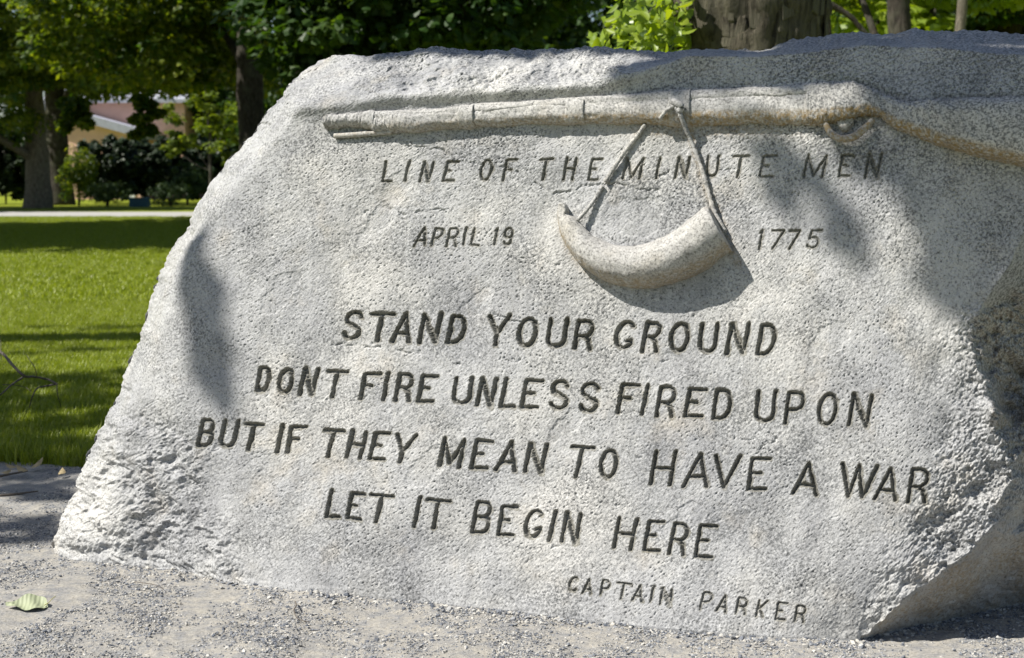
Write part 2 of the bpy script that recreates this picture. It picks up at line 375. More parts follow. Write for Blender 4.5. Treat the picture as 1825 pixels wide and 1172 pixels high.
# ------------------------------------------------------------------ the inscription
def arc(cx, cy, rx, ry, a0, a1, n=14):
    return [(cx + rx * math.cos(math.radians(a)), cy + ry * math.sin(math.radians(a))) for a in np.linspace(a0, a1, n)]
GL = {
 'L': [[(0, 1), (0, 0), (1, 0)]], 'I': [[(0, 1), (0, 0)]], 'N': [[(0, 0), (0, 1)], [(0, 1), (1, 0)], [(1, 0), (1, 1)]],
 'E': [[(1, 1), (0, 1), (0, 0), (1, 0)], [(0, .52), (.55, .52)]], 'O': [arc(.5, .5, .5, .5, 0, 360, 28)],
 'F': [[(1, 1), (0, 1), (0, 0)], [(0, .52), (.6, .52)]], 'T': [[(0, 1), (1, 1)], [(.5, 1), (.5, 0)]],
 'H': [[(0, 0), (0, 1)], [(1, 0), (1, 1)], [(0, .5), (1, .5)]], 'M': [[(0, 0), (0, 1), (.5, .08), (1, 1), (1, 0)]],
 'U': [[(0, 1), (0, .25)] + arc(.5, .28, .5, .28, 180, 360, 12) + [(1, 1)]],
 'A': [[(0, 0), (.5, 1), (1, 0)], [(.25, .3), (.83, .3)]], 'V': [[(0, 1), (.5, 0), (1, 1)]],
 'P': [[(0, 0), (0, 1), (.5, 1)] + arc(.5, .72, .5, .28, 90, -90, 12) + [(0, .44)]],
 'R': [[(0, 0), (0, 1), (.5, 1)] + arc(.5, .74, .45, .26, 90, -90, 12) + [(0, .48)], [(.45, .48), (.8, .35), (1, 0)]],
 'B': [[(0, 0), (0, 1), (.5, 1)] + arc(.5, .76, .4, .24, 90, -90, 10) + [(0, .52)], [(.5, .52)] + arc(.55, .26, .45, .26, 90, -90, 10) + [(0, 0)]],
 'D': [[(0, 0), (0, 1), (.4, 1)] + arc(.4, .5, .6, .5, 90, -90, 16) + [(0, 0)]],
 'S': [[(.98, .80)] + arc(.5, .77, .45, .23, 25, 180, 10) + [(.12, .62), (.5, .5), (.88, .38)] + arc(.5, .25, .48, .25, 20, -165, 12)],
 'Y': [[(0, 1), (.5, .4), (1, 1)], [(.5, .4), (.5, 0)]],
 'C': [arc(.55, .5, .55, .5, 42, 318, 20)],
 'G': [arc(.55, .5, .55, .5, 42, 335, 20) + [(1.0, .33)], [(1.0, .34), (.78, .30)]],
 'Q': [arc(.55, .5, .55, .5, 42, 320, 20) + [(.95, .30), (.75, .27)]],
 'K': [[(0, 0), (0, 1)], [(1, 1), (0, .38)], [(.22, .5), (.85, 0)]],
 '1': [[(0, 1), (0, 0)], [(0, 1), (-.28, .86)]], '7': [[(0, 1), (1, 1), (.22, 0)]],
 '5': [[(.95, 1), (.12, 1), (.0, .55), (.4, .62)] + arc(.42, .31, .5, .31, 80, -150, 12)],
 '9': [arc(.5, .70, .45, .30, -20, 340, 18), [(.93, .75), (.93, .3)] + arc(.5, .3, .43, .3, 0, -150, 8)],
}
r1 = (670, 250); r2 = (1120, 250); r3 = (590, 530); r4 = (1000, 540); r5 = (330, 640); r6 = (760, 650); r7 = (1190, 660)
q2 = (1140, 780); q3 = (1240, 750); q4 = (560, 860); q5 = (820, 870); q6 = (1000, 920)
LINES = [
 ('LINE OF THE MINUTE MEN', 4.2, [('L', r1, 45, 285, 110, 285, 72, 150), ('I', r1, 200, 283, 240, 283, 238, 145), ('N', r1, 308, 290, 370, 290, 345, 150), ('E', r1, 475, 285, 550, 283, 508, 152),
  ('O', r1, 732, 280, 803, 280, 762, 140), ('F', r1, 898, 282, 965, 282, 930, 138), ('T', r1, 1130, 275, 1222, 272, 1165, 135), ('H', r1, 1322, 272, 1385, 275, 1355, 125), ('E', r1, 1500, 275, 1565, 272, 1530, 130),
  ('M', r2, -40, 272, 77, 270, -8, 125), ('I', r2, 195, 268, 240, 268, 222, 125), ('N', r2, 330, 265, 405, 262, 358, 120), ('U', r2, 550, 252, 625, 250, 565, 110), ('T', r2, 715, 262, 825, 258, 745, 112),
  ('E', r2, 930, 255, 1018, 255, 958, 110), ('M', r2, 1240, 255, 1370, 262, 1272, 105), ('E', r2, 1490, 252, 1565, 250, 1515, 105), ('N', r2, 1675, 255, 1760, 252, 1705, 98)]),
 ('APRIL 19', 3.9, [('A', r1, 268, 748, 352, 745, 303, 620), ('P', r1, 395, 745, 450, 745, 425, 622), ('R', r1, 500, 748, 565, 745, 530, 625), ('I', r1, 620, 740, 660, 740, 640, 618), ('L', r1, 675, 738, 735, 738, 698, 622),
  ('1', r1, 838, 738, 880, 738, 862, 622), ('9', r1, 895, 735, 955, 735, 915, 620)]),
 ('1775', 3.9, [('1', r2, 925, 762, 965, 762, 948, 632), ('7', r2, 1000, 765, 1080, 765, 1022, 637), ('7', r2, 1120, 765, 1195, 765, 1140, 637), ('5', r2, 1262, 762, 1340, 762, 1290, 637)]),
 ('STAND YOUR GROUND', 8.2, [('S', r3, 82, 290, 190, 290, 120, 105), ('T', r3, 250, 305, 400, 305, 290, 118), ('A', r3, 430, 312, 548, 312, 466, 118), ('N', r3, 620, 316, 735, 308, 660, 124), ('D', r3, 820, 318, 915, 318, 862, 132),
  ('Y', r3, 1090, 335, 1235, 335, 1122, 132), ('O', r3, 1318, 342, 1435, 342, 1348, 152), ('U', r3, 1530, 342, 1642, 342, 1560, 155), ('R', r4, 95, 320, 205, 325, 128, 128),
  ('Q', r4, 378, 318, 490, 318, 408, 133), ('R', r4, 575, 338, 675, 340, 612, 140), ('O', r4, 768, 338, 885, 338, 790, 147), ('U', r4, 975, 342, 1085, 342, 998, 147), ('N', r4, 1170, 358, 1290, 350, 1210, 152), ('D', r4, 1388, 356, 1490, 356, 1425, 157)]),
 ('DONT FIRE UNLESS FIRED UPON', 7.6, [('D', r5, 508, 222, 580, 220, 535, 62), ('O', r5, 655, 233, 742, 233, 682, 70), ('N', r5, 808, 250, 895, 248, 850, 72), ('T', r5, 970, 262, 1105, 266, 1010, 84),
  ('F', r5, 1242, 280, 1345, 283, 1275, 102), ('I', r5, 1402, 288, 1450, 288, 1440, 98), ('R', r5, 1485, 290, 1580, 295, 1520, 107), ('E', r5, 1645, 296, 1745, 298, 1680, 120),
  ('U', r3, 862, 748, 970, 748, 885, 565), ('N', r3, 1028, 762, 1125, 766, 1070, 574), ('L', r3, 1198, 768, 1290, 772, 1240, 577), ('E', r3, 1345, 774, 1460, 776, 1385, 587), ('S', r3, 1550, 780, 1665, 783, 1568, 594), ('S', r6, 1085, 326, 1200, 330, 1108, 134),
  ('F', r6, 1355, 338, 1470, 343, 1388, 142), ('I', r6, 1525, 352, 1570, 352, 1568, 144), ('R', r6, 1628, 360, 1735, 366, 1662, 157),
  ('E', r7, 125, 323, 240, 326, 160, 132), ('D', r7, 322, 338, 428, 340, 350, 140), ('U', r7, 622, 355, 742, 355, 642, 147), ('P', r7, 832, 373, 940, 373, 862, 157), ('O', r7, 1060, 378, 1180, 380, 1085, 170), ('N', r7, 1284, 383, 1410, 392, 1320, 172)]),
 ('BUT IF THEY MEAN TO HAVE A WAR', 7.6, [('B', r5, 90, 611, 175, 611, 128, 434), ('U', r5, 245, 616, 340, 616, 285, 438), ('T', r5, 388, 637, 508, 641, 430, 460), ('I', r5, 648, 658, 690, 658, 690, 466), ('F', r5, 720, 658, 820, 660, 755, 477),
  ('T', r5, 938, 682, 1075, 690, 985, 500), ('H', r5, 1140, 693, 1235, 703, 1182, 507), ('E', r5, 1303, 706, 1406, 708, 1342, 522), ('Y', r5, 1452, 727, 1585, 731, 1500, 533),
  ('M', r6, 90, 713, 228, 727, 132, 518), ('E', r6, 316, 728, 425, 732, 355, 537), ('A', r6, 492, 742, 625, 752, 535, 543), ('N', r6, 700, 756, 812, 763, 738, 558), ('T', r6, 985, 788, 1135, 796, 1030, 581), ('O', r6, 1225, 792, 1330, 797, 1248, 602),
  ('H', q2, 76, 328, 213, 333, 117, 98), ('A', q2, 310, 343, 475, 345, 350, 118), ('V', q2, 512, 350, 685, 352, 542, 125), ('E', q2, 772, 360, 893, 363, 802, 148), ('A', q2, 1087, 390, 1250, 405, 1118, 172),
  ('W', q2, 0, 0, 0, 0, 0, 0), ('A', q3, 1267, 552, 1415, 562, 1307, 334), ('R', q3, 1504, 573, 1622, 578, 1537, 343)]),
 ('LET IT BEGIN HERE', 7.2, [('L', q4, 87, 243, 170, 241, 125, 56), ('E', q4, 237, 250, 326, 259, 266, 75), ('T', q4, 362, 272, 520, 286, 405, 84), ('I', q4, 710, 313, 750, 313, 755, 104), ('T', q4, 768, 315, 925, 328, 805, 120),
  ('B', q5, 84, 310, 190, 312, 128, 101), ('E', q5, 272, 327, 370, 330, 305, 132), ('G', q5, 450, 343, 552, 345, 487, 158), ('I', q5, 628, 370, 670, 370, 678, 165), ('N', q5, 718, 379, 815, 390, 757, 173),
  ('H', q5, 1087, 418, 1205, 435, 1130, 208), ('E', q5, 1302, 440, 1405, 444, 1337, 237), ('R', q5, 1480, 460, 1580, 473, 1518, 248), ('E', q5, 1668, 483, 1780, 488, 1702, 265)]),
 ('CAPTAIN PARKER', 3.8, [('C', q6, 50, 526, 100, 530, 67, 431), ('A', q6, 148, 546, 208, 555, 172, 443), ('P', q6, 277, 558, 330, 561, 298, 454), ('T', q6, 378, 580, 472, 590, 400, 469), ('A', q6, 505, 592, 572, 605, 527, 483), ('I', q6, 635, 607, 670, 607, 655, 496),
  ('N', q6, 703, 617, 770, 625, 722, 506), ('P', q6, 985, 657, 1048, 659, 1012, 542), ('A', q6, 1095, 668, 1165, 678, 1125, 558), ('R', q6, 1237, 687, 1300, 694, 1260, 577), ('K', q6, 1380, 707, 1435, 713, 1405, 593), ('E', q6, 1517, 727, 1580, 732, 1540, 612), ('R', q6, 1652, 741, 1715, 749, 1673, 631)]),
]
LID = np.full(GX.shape, -1, np.int32); carve = np.zeros(GX.shape); letters = []
for li, (txt, w, gl) in enumerate(LINES):
    for ch, (x0, y0), ax, ay, bx, by, cx_, cy_ in gl:
        if ch == 'W': strokes = [zp(x0, y0, p) for p in ([(1437, 184), (1478, 413)], [(1478, 413), (1556, 197)], [(1556, 197), (1574, 423)], [(1574, 423), (1680, 205)])]
        else:
            strokes = [zp(x0, y0, [(ax + a * (bx - ax) + q * (cx_ - ax), ay + a * (by - ay) + q * (cy_ - ay)) for a, q in st]) for st in GL[ch]]
        pts = np.array([p for st in strokes for p in st]); bb = np.argwhere((GX > pts[:, 0].min() - w - 3) & (GX < pts[:, 0].max() + w + 3) & (GY > pts[:, 1].min() - w - 3) & (GY < pts[:, 1].max() + w + 3))
        ii, jj = bb[:, 0], bb[:, 1]
        qx = GX[ii, jj] + 0.35 * n_m[ii, jj] + 0.25 * n_f[ii, jj]; qy = GY[ii, jj] + 0.35 * n_r[ii, jj] + 0.25 * n_c[ii, jj]
        d = np.min([polydist(qx, qy, st) * ((.62 if w < 5 else .78) if ch == 'N' and k_ == 1 else 1) for k_, st in enumerate(strokes)], axis=0) * (1 + 0.10 * n_m[ii, jj])
        q = d / (w * 0.47); dep = 0.00175 * w * np.clip(1.25 * (1 - q), 0, 1) ** 0.85
        k = dep > carve[ii, jj]; carve[ii[k], jj[k]] = dep[k]
        k2 = d < w * 0.52 + 0.6; LID[ii[k2], jj[k2]] = len(letters)
        letters.append((li, ch))
rel -= carve * (1 + 0.12 * n_f)
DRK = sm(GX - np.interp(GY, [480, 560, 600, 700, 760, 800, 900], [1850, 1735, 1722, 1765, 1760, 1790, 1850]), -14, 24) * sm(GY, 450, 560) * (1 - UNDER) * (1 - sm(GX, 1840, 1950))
rel += DRK * (0.016 * n_b + 0.006 * n_r - 0.010 * np.abs(n_b))
rel += 0.030 * np.exp(-((GX - 1788) / 26) ** 2 - ((GY - 728) / 30) ** 2) * (1 + .4 * n_b)
rel *= np.clip(t[:, None] / 0.012, 0.8, 1)

# ---- vertices, normals
ORG = np.array([0.0, 4.6, 0.0])
PP = PP + N * rel[..., None]
rows_below = [PP[0] - np.array([0, 0, 0.05 * k]) for k in (3, 2, 1)]
SH = np.concatenate([np.stack(rows_below), PP]) - ORG; NB = 3
LIDX = np.concatenate([np.full((NB, NS), -1, np.int32), LID])
du = np.gradient(SH, axis=1); dv = np.gradient(SH, axis=0); VN = np.cross(du, dv); VN /= np.linalg.norm(VN, axis=-1)[..., None] + 1e-12
if VN[400, 600] @ N < 0: VN = -VN
flipped = False
nr, nc = SH.shape[:2]; FA = grid_faces(nr, nc)
v0 = SH.reshape(-1, 3); e = np.cross(v0[FA[:, 1]] - v0[FA[:, 0]], v0[FA[:, 3]] - v0[FA[:, 0]]).mean(0)
if e @ N < 0: FA = FA[:, ::-1]
# masks carried by the surface: grimy lichen crust plus painted shade on the top strip, rust-brown stains and undercut tint
pad = lambda a: np.concatenate([np.repeat(a[:1], NB, 0), a]).ravel().astype(np.float32)
n_g = fftnoise(NTT, NS, 24, 190, 1.4, 1.5, -0.6, seed=77)
grime_shade = np.clip(0.45 * ur + 0.50 * capl * sm(n_l, -.5, 1) + 0.45 * right + 0.25 * rim + 0.32 + 0.14 * sm(560 - GY, 0, 320) + 0.26 * n_g, 0.04, 0.95)
grime_shade = np.clip(grime_shade - .45 * FLK, 0.02, 1)
grime_shade *= .88
grime_shade = np.maximum(grime_shade, .95 * sm(tb - GY, 0, 6) * sm(GX, 700, 800) * sm(interp(TOP, GX) + 22 - GY, 0, 8))  # top strip coloured darker, its shade painted over the crust
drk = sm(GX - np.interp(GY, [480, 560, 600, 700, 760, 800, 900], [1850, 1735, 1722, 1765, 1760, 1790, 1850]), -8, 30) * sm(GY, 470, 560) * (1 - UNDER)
grime_shade = np.clip(grime_shade + 1.0 * drk, 0, 1.0); grime_shade *= (1 - 0.6 * UNDER)
mus_b = np.interp(GX, [583, 672, 735, 850, 1030, 1200, 1330, 1460, 1555, 1593, 1675, 1750, 1825], [232, 240, 237, 230, 222, 225, 221, 225, 206, 230, 263, 282, 301])
brown_tint = 0.5 * np.exp(-((GY - mus_b - 8) / 14) ** 2) * sm(GX, 1000, 1250) * (1 - sm(GX, 1330, 1480)) + UNDER * (.12 + .45 * sm(n_l + n_m * .4, -1, 1)) + 0.4 * drk  # brown under the musket, across the undercut and on the right rim
brown_tint += 0.6 * np.exp(-(polydist(GX, GY, [(1228, 235), (1262, 340), (1292, 410), (1315, 470)]) / 7.0) ** 2) + 0.35 * np.exp(-(polydist(GX, GY, [(996, 392), (1010, 440), (1040, 482), (1085, 508)]) / 7.0) ** 2)
def put_attr(me, name, vals):
    a = me.attributes.new(name, 'FLOAT', 'POINT'); a.data.foreach_set('value', np.asarray(vals, np.float32))
PG, PS = pad(grime_shade), pad(brown_tint)
vlid = LIDX.ravel(); flid = vlid[FA].max(1)
def sub_mesh(name, fa, mat):
    u, inv = np.unique(fa, return_inverse=True)
    me = mesh_np(name, v0[u], inv.reshape(fa.shape), mat, True, VN.reshape(-1, 3)[u])
    put_attr(me, 'grime_shade', PG[u]); put_attr(me, 'brown_tint', PS[u]); return me
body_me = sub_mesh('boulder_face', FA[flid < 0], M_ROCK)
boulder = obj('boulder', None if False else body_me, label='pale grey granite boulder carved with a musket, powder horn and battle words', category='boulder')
boulder.location = ORG
# sides, top and back of the stone behind the traced face
loop = np.concatenate([SH[:, 0], SH[-1, 1:], SH[::-1, -1][1:]])
back = np.array([-nh[0], -nh[1], 0.0]); cen = np.array([0.75, 0.2, 0.45])
rings = [loop]; nl = len(loop)
bn = fftnoise(64, nl, 6, 60, 1.2, seed=21)
for k in range(1, 15):
    f = k / 14.0; d = 1.25 * math.sin(f * math.pi / 2); shr = 1 - 0.55 * (1 - math.cos(f * math.pi / 2)) ** 1.0
    p = cen + (loop - cen) * np.array([shr, shr, 1.0 - (1 - shr) * 0.9]) + back * d + 0.02 * min(1, k / 3) * bn[k * 4][:, None] * np.array([0, 0, 1.0]) * (loop[:, 2:3] > 0.05)
    p[:, 2] = np.minimum(p[:, 2], loop[:, 2] + 0.0); rings.append(p)
RV = np.stack(rings); bf = grid_faces(15, nl)
last = RV[-1]; cc = last.mean(0); bv = np.vstack([RV.reshape(-1, 3), cc[None]])
fan = np.stack([np.arange(nl - 1) + 14 * nl, np.arange(1, nl) + 14 * nl, np.full(nl - 1, 15 * nl)], -1)
obj('rough_back', mesh_np('rough_back', bv, [bf, fan], M_BACK), boulder)
# the inscription: one part per line of words, one carved letter each below it
words = {'LINE OF THE MINUTE MEN': 'top line of thin capitals below the musket', 'APRIL 19': 'thin date capitals left of the horn', '1775': 'thin numerals right of the horn', 'STAND YOUR GROUND': 'first line of bold capitals below the horn',
         'DONT FIRE UNLESS FIRED UPON': 'second line of bold capitals', 'BUT IF THEY MEAN TO HAVE A WAR': 'third and longest line of bold capitals', 'LET IT BEGIN HERE': 'fourth line of bold capitals', 'CAPTAIN PARKER': 'thin capitals at the lower right'}
line_objs = []
for txt, w, gl in LINES:
    o = bpy.data.objects.new('inscription_line', None); C.objects.link(o); o.parent = boulder; o.empty_display_size = .05
    o['label'] = 'carved words ' + txt + ', ' + words[txt]; line_objs.append(o)
order = np.argsort(flid, kind='stable'); fs_ = flid[order]
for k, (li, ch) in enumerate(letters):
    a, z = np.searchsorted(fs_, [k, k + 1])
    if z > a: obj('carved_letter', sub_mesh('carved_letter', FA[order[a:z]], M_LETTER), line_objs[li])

# ------------------------------------------------------------------ musket and powder horn in relief
def loft(stations, n, hfun, seg=26, power=1.0, noise_amp=0.0008, lift=0.0, capends=True, seed=0):
    """stations: (ux,uy, lx,ly) upper/lower contour pixels; hfun(k in 0..1, halfwidth m)->height"""
    q = spline(stations, n); wv_ = fftnoise(4, n, 5, 60, 1.1, seed=90 + seed)[:2] * 0.8; q[:, 1] += wv_[0]; q[:, 3] += wv_[1]; up = on_plane(q[:, 0], q[:, 1]); lo = on_plane(q[:, 2], q[:, 3])
    c = (up + lo) / 2; w = (up - lo) / 2; hw = np.linalg.norm(w, axis=1)
    th = np.linspace(-0.35, math.pi + 0.35, seg); k = np.linspace(0, 1, n)
    hh = np.array([hfun(a, b_) for a, b_ in zip(k, hw)])
    s_ = np.sin(th); s_ = np.sign(s_) * np.abs(s_) ** power; cc_ = np.sign(np.cos(th)) * np.abs(np.cos(th)) ** power
    nz = fftnoise(n, seg, 2.5, 14, 0.8, 3.2, math.pi / 2, seed=30 + seed) * noise_amp * .9 + fftnoise(n, seg, 14, 80, 1.2, 2.0, math.pi / 2, seed=60 + seed) * noise_amp + fftnoise(n, seg, 2, 6, .5, seed=130 + seed) * noise_amp * .45
    rad = 1 + nz / np.maximum(hw, .004)[:, None]
    v = c[:, None] + (w[:, None] * (cc_[None] * rad)[..., None]) + N * (hh[:, None] * s_[None] * rad + lift)[..., None]
    v = v.reshape(-1, 3) - ORG; f = [grid_faces(n, seg)]
    if capends: f.append(np.arange(seg)[::-1][None]); f.append((np.arange(seg) + (n - 1) * seg)[None])
    return v, f
def relief(name, vf, mat, parent, stain_fn=None, grime_shade=0.35, **kw):
    v, f = vf; me = mesh_np(name, v, f, mat)
    import bmesh
    bm = bmesh.new(); bm.from_mesh(me); bmesh.ops.recalc_face_normals(bm, faces=bm.faces); bm.to_mesh(me); bm.free()
    for p in me.polygons:
        if len(p.vertices) > 4: p.use_smooth = False
    put_attr(me, 'grime_shade', np.full(len(v), grime_shade)); put_attr(me, 'brown_tint', np.zeros(len(v)) if stain_fn is None else stain_fn(v))
    return obj(name, me, parent, **kw)
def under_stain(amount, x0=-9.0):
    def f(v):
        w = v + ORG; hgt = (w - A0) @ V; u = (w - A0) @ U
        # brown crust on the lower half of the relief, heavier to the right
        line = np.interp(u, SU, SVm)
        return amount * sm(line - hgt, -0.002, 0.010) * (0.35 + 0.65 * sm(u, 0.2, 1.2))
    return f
MUS = [(583, 205, 583, 230), (655, 200, 655, 228), (672, 198, 672, 239), (735, 194, 735, 236), (838, 189, 838, 229), (1030, 177, 1030, 221), (1200, 164, 1200, 224), (1330, 158, 1330, 221), (1460, 149, 1460, 224)]
cl = np.array([((a + c) / 2, b_ + (d - b_) * 0.66) for a, b_, c, d in MUS] + [(1555, 188), (1600, 213), (1675, 244), (1750, 266), (1825, 284), (1950, 318)])
pw = on_plane(cl[:, 0], cl[:, 1]); SU = (pw - A0) @ U; SVm = (pw - A0) @ V
musket = bpy.data.objects.new('musket_relief', None); C.objects.link(musket); musket.parent = boulder; musket['label'] = 'long musket carved in relief under the top edge'
relief('barrel', loft([(583, 205, 583, 230), (600, 204, 600, 229), (640, 201, 640, 228), (690, 198, 690, 226), (900, 184, 900, 208), (1200, 163, 1200, 192), (1400, 154, 1400, 178), (1462, 148, 1466, 172), (1490, 150, 1488, 166)], 420,
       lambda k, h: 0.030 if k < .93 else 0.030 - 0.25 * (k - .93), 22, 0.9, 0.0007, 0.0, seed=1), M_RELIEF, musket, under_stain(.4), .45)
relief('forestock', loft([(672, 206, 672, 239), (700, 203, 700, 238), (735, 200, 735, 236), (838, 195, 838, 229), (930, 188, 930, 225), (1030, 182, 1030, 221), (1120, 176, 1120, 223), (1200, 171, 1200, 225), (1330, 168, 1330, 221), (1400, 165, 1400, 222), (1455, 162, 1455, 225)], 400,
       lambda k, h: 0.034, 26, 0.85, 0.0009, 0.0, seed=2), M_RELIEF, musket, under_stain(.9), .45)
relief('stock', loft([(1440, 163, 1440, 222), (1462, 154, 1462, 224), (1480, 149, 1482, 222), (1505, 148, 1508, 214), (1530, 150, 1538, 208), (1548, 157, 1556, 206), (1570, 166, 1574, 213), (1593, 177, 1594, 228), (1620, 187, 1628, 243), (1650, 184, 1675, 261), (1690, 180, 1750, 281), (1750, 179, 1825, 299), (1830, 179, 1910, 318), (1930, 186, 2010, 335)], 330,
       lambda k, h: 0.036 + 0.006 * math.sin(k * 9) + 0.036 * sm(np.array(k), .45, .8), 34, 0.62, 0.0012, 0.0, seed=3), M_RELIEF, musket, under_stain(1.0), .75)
def band(x0, x1, y0a, y1a, y0b, y1b, tag, seed, h=.038):
    relief('barrel_band', loft([(x0, y0a, x0 - 4, y1a), ((x0 + x1) / 2, (y0a + y0b) / 2 - .5, (x0 + x1) / 2 - 2, (y1a + y1b) / 2 + .5), (x1, y0b, x1, y1b)], 14, lambda k, hh: h, 22, .85, 0.0006, 0.001, seed=seed), M_RELIEF, musket, under_stain(.7), .35)
band(655, 674, 199, 229, 198, 239, 'a', 4, .033); band(826, 850, 188, 230, 187, 230, 'b', 5, .0342); band(1016, 1046, 177, 222, 175, 223, 'c', 6, .0348); band(1198, 1234, 161, 227, 160, 225, 'd', 7, .039)
rr_ = spline([(596, 242, .012), (630, 240, .013), (676, 236, .016), (700, 234, .014)], 30)
relief('ramrod', tuple((lambda v, f: (v - ORG, f))(*tube(on_plane(rr_[:, 0], rr_[:, 1], rr_[:, 2] - .004), 0.0075, 10))), M_RELIEF, musket, under_stain(.8), .3)
tg = spline([(1470, 213, .012), (1474, 226, .017), (1484, 240, .021), (1500, 247, .023), (1520, 244, .024), (1534, 234, .024), (1546, 224, .022), (1556, 213, .018)], 60)
relief('trigger_guard', tuple((lambda v, f: (v - ORG, f))(*tube(on_plane(tg[:, 0], tg[:, 1], tg[:, 2]), np.interp(np.linspace(0, 1, 60), [0, .3, .7, 1], [.007, .009, .010, .007]), 12))), M_RELIEF, musket, under_stain(.9), .5)
lk = [(1492, 214, 1496, 228), (1500, 210, 1504, 236), (1510, 208, 1512, 234), (1520, 206, 1522, 222)]
relief('trigger', loft(lk, 20, lambda k, h: .016, 12, .9, .0004, 0, seed=8), M_RELIEF, musket, under_stain(.3), .5)

horn = bpy.data.objects.new('powder_horn_relief', None); C.objects.link(horn); horn.parent = boulder; horn['label'] = 'curved cream powder horn carved in high relief'
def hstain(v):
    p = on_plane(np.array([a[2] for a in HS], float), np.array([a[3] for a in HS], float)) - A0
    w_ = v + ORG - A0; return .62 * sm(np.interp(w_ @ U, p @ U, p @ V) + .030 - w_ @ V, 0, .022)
HS = [(1006, 365, 994, 371), (1010, 374, 994, 384), (1017, 385, 996, 400), (1034, 395, 1004, 425), (1055, 417, 1030, 466), (1085, 434, 1068, 496), (1121, 440, 1116, 512), (1160, 433, 1165, 513), (1200, 415, 1213, 500), (1235, 390, 1257, 482), (1262, 370, 1300, 451), (1274, 384, 1308, 450)]
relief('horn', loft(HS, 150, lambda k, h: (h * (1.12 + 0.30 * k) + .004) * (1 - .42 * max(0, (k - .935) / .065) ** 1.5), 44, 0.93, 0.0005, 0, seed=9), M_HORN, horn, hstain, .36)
relief('horn_tip_knob', loft([(1003, 362, 995, 366), (1010, 366, 1000, 380), (1014, 376, 1006, 388)], 12, lambda k, h: .02, 14, .9, .0008, 0, seed=10), M_HORN, horn, None, .4)
relief('horn_rim', loft([(1256, 371, 1294, 453), (1262, 367, 1303, 451), (1267, 366, 1306, 447)], 10, lambda k, h: .058 + .012 * (1 - abs(2 * k - 1)), 40, .8, .0008, 0, seed=11), M_HORN, horn, None, .3) if False else None
def strap(name, pts, r, seed):
    q = spline(pts, 90); P = on_plane(q[:, 0], q[:, 1], q[:, 2]); rad = r * (1 + .12 * np.sin(np.linspace(0, 34, 90)) * .6 + .08 * R.randn(90))
    relief(name, tuple((lambda v, f: (v - ORG, f))(*tube(P, rad, 10, True, .05))), M_RELIEF, horn, None, .45)
strap('strap', [(1150, 221, .012), (1137, 240, .008), (1118, 264, .007), (1098, 293, .008), (1078, 324, .009)], .0056, 1)
strap('strap', [(1074, 331, .006), (1062, 352, .006), (1048, 371, .010), (1036, 385, .014), (1028, 393, .018)], .0054, 2)
strap('strap', [(1205, 190, .046), (1213, 206, .044), (1222, 228, .028), (1233, 254, .014), (1247, 290, .010), (1258, 326, .010), (1268, 362, .012), (1277, 385, .012), (1292, 412, .012)], .0060, 3)
relief('strap_knot', tuple((lambda v, f: (v - ORG, f))(*tube(on_plane(*(spline([(1199, 180, .046), (1206, 183, .052), (1214, 190, .050), (1210, 199, .046)], 16).T)), .009, 12))), M_RELIEF, horn, None, .3)
relief('strap_end', tuple((lambda v, f: (v - ORG, f))(*tube(on_plane(*(spline([(1204, 187, .046), (1192, 194, .044), (1183, 202, .040), (1176, 211, .034)], 20).T)), .0048, 8))), M_RELIEF, horn, None, .3)

# ------------------------------------------------------------------ ground
def grassmat():
    m = NT('lawn_soil_and_grass'); n1 = m.noise(1.3, 6, .65); n2 = m.noise(45, 4, .7)
    c = m.mix(m.ramp(n1, [(.35, 0.0), (.65, 1.0)]), (0.17, 0.21, 0.018), (0.26, 0.30, 0.026))
    c = m.mix(1.0, c, m.ramp(n2, [(.3, .55), (.65, 1.15)]), 'MULTIPLY')
    m.bsdf(c, .9, m.bump(n2, .8, .03), .1); return m.m
M_LAWN = grassmat()
def plane(name, x0, x1, y0, y1, nx, ny, z, mat, hf=None):
    X, Y = np.meshgrid(np.linspace(x0, x1, nx), np.linspace(y0, y1, ny)); Zz = np.full(X.shape, z) + (hf(X, Y) if hf else 0)
    return mesh_np(name, np.stack([X, Y, Zz], -1).reshape(-1, 3), grid_faces(ny, nx), mat)
obj('lawn', plane('lawn', -300, 300, -20, 500, 60, 60, -0.012, M_LAWN), kind='structure')
gm = NT('stone_dust')
g1 = gm.noise(2.2, 5, .6); g2 = gm.noise(130, 5, .75); g3 = gm.noise(22, 6, .7)
gc = gm.mix(gm.ramp(g3, [(.38, 0.0), (.60, 1.0)]), (0.235, 0.235, 0.235), (0.36, 0.34, 0.30))
gc = gm.mix(1.0, gc, gm.ramp(g2, [(.3, .55), (.55, 1.05)]), 'MULTIPLY')
gm.bsdf(gc, .95, gm.bump(g2, .7, .006), .1)
def edge_y(x): return 5.62 + 0.10 * np.sin(x * 2.1) + 0.05 * np.sin(x * 5.7 + 1)
nx_, ny_ = 300, 260
Xg, Yg = np.meshgrid(np.linspace(-3.4, 3.6, nx_), np.linspace(0, 1, ny_)); ylo = 0.6
Yg = ylo + (edge_y(Xg) - ylo) * Yg
gh = fftnoise(ny_, nx_, 8, 80, 1.3, 1.0, seed=41) * 0.0040 + fftnoise(ny_, nx_, 2.5, 9, 0.8, seed=42) * 0.0012
Zg = -0.001 + gh - 0.006 * sm(Yg - edge_y(Xg), -0.12, 0)
Zg = np.maximum(Zg, -0.0085)
obj('gravel_path', mesh_np('gravel_path', np.stack([Xg, Yg, Zg], -1).reshape(-1, 3), grid_faces(ny_, nx_), gm.m), kind='structure')
def gz(x, y):
    j = np.clip((x + 3.4) / 7.0 * (nx_ - 1), 0, nx_ - 1).astype(int); i = np.clip((y - ylo) / (edge_y(x) - ylo) * (ny_ - 1), 0, ny_ - 1).astype(int)
    return Zg[i, j]
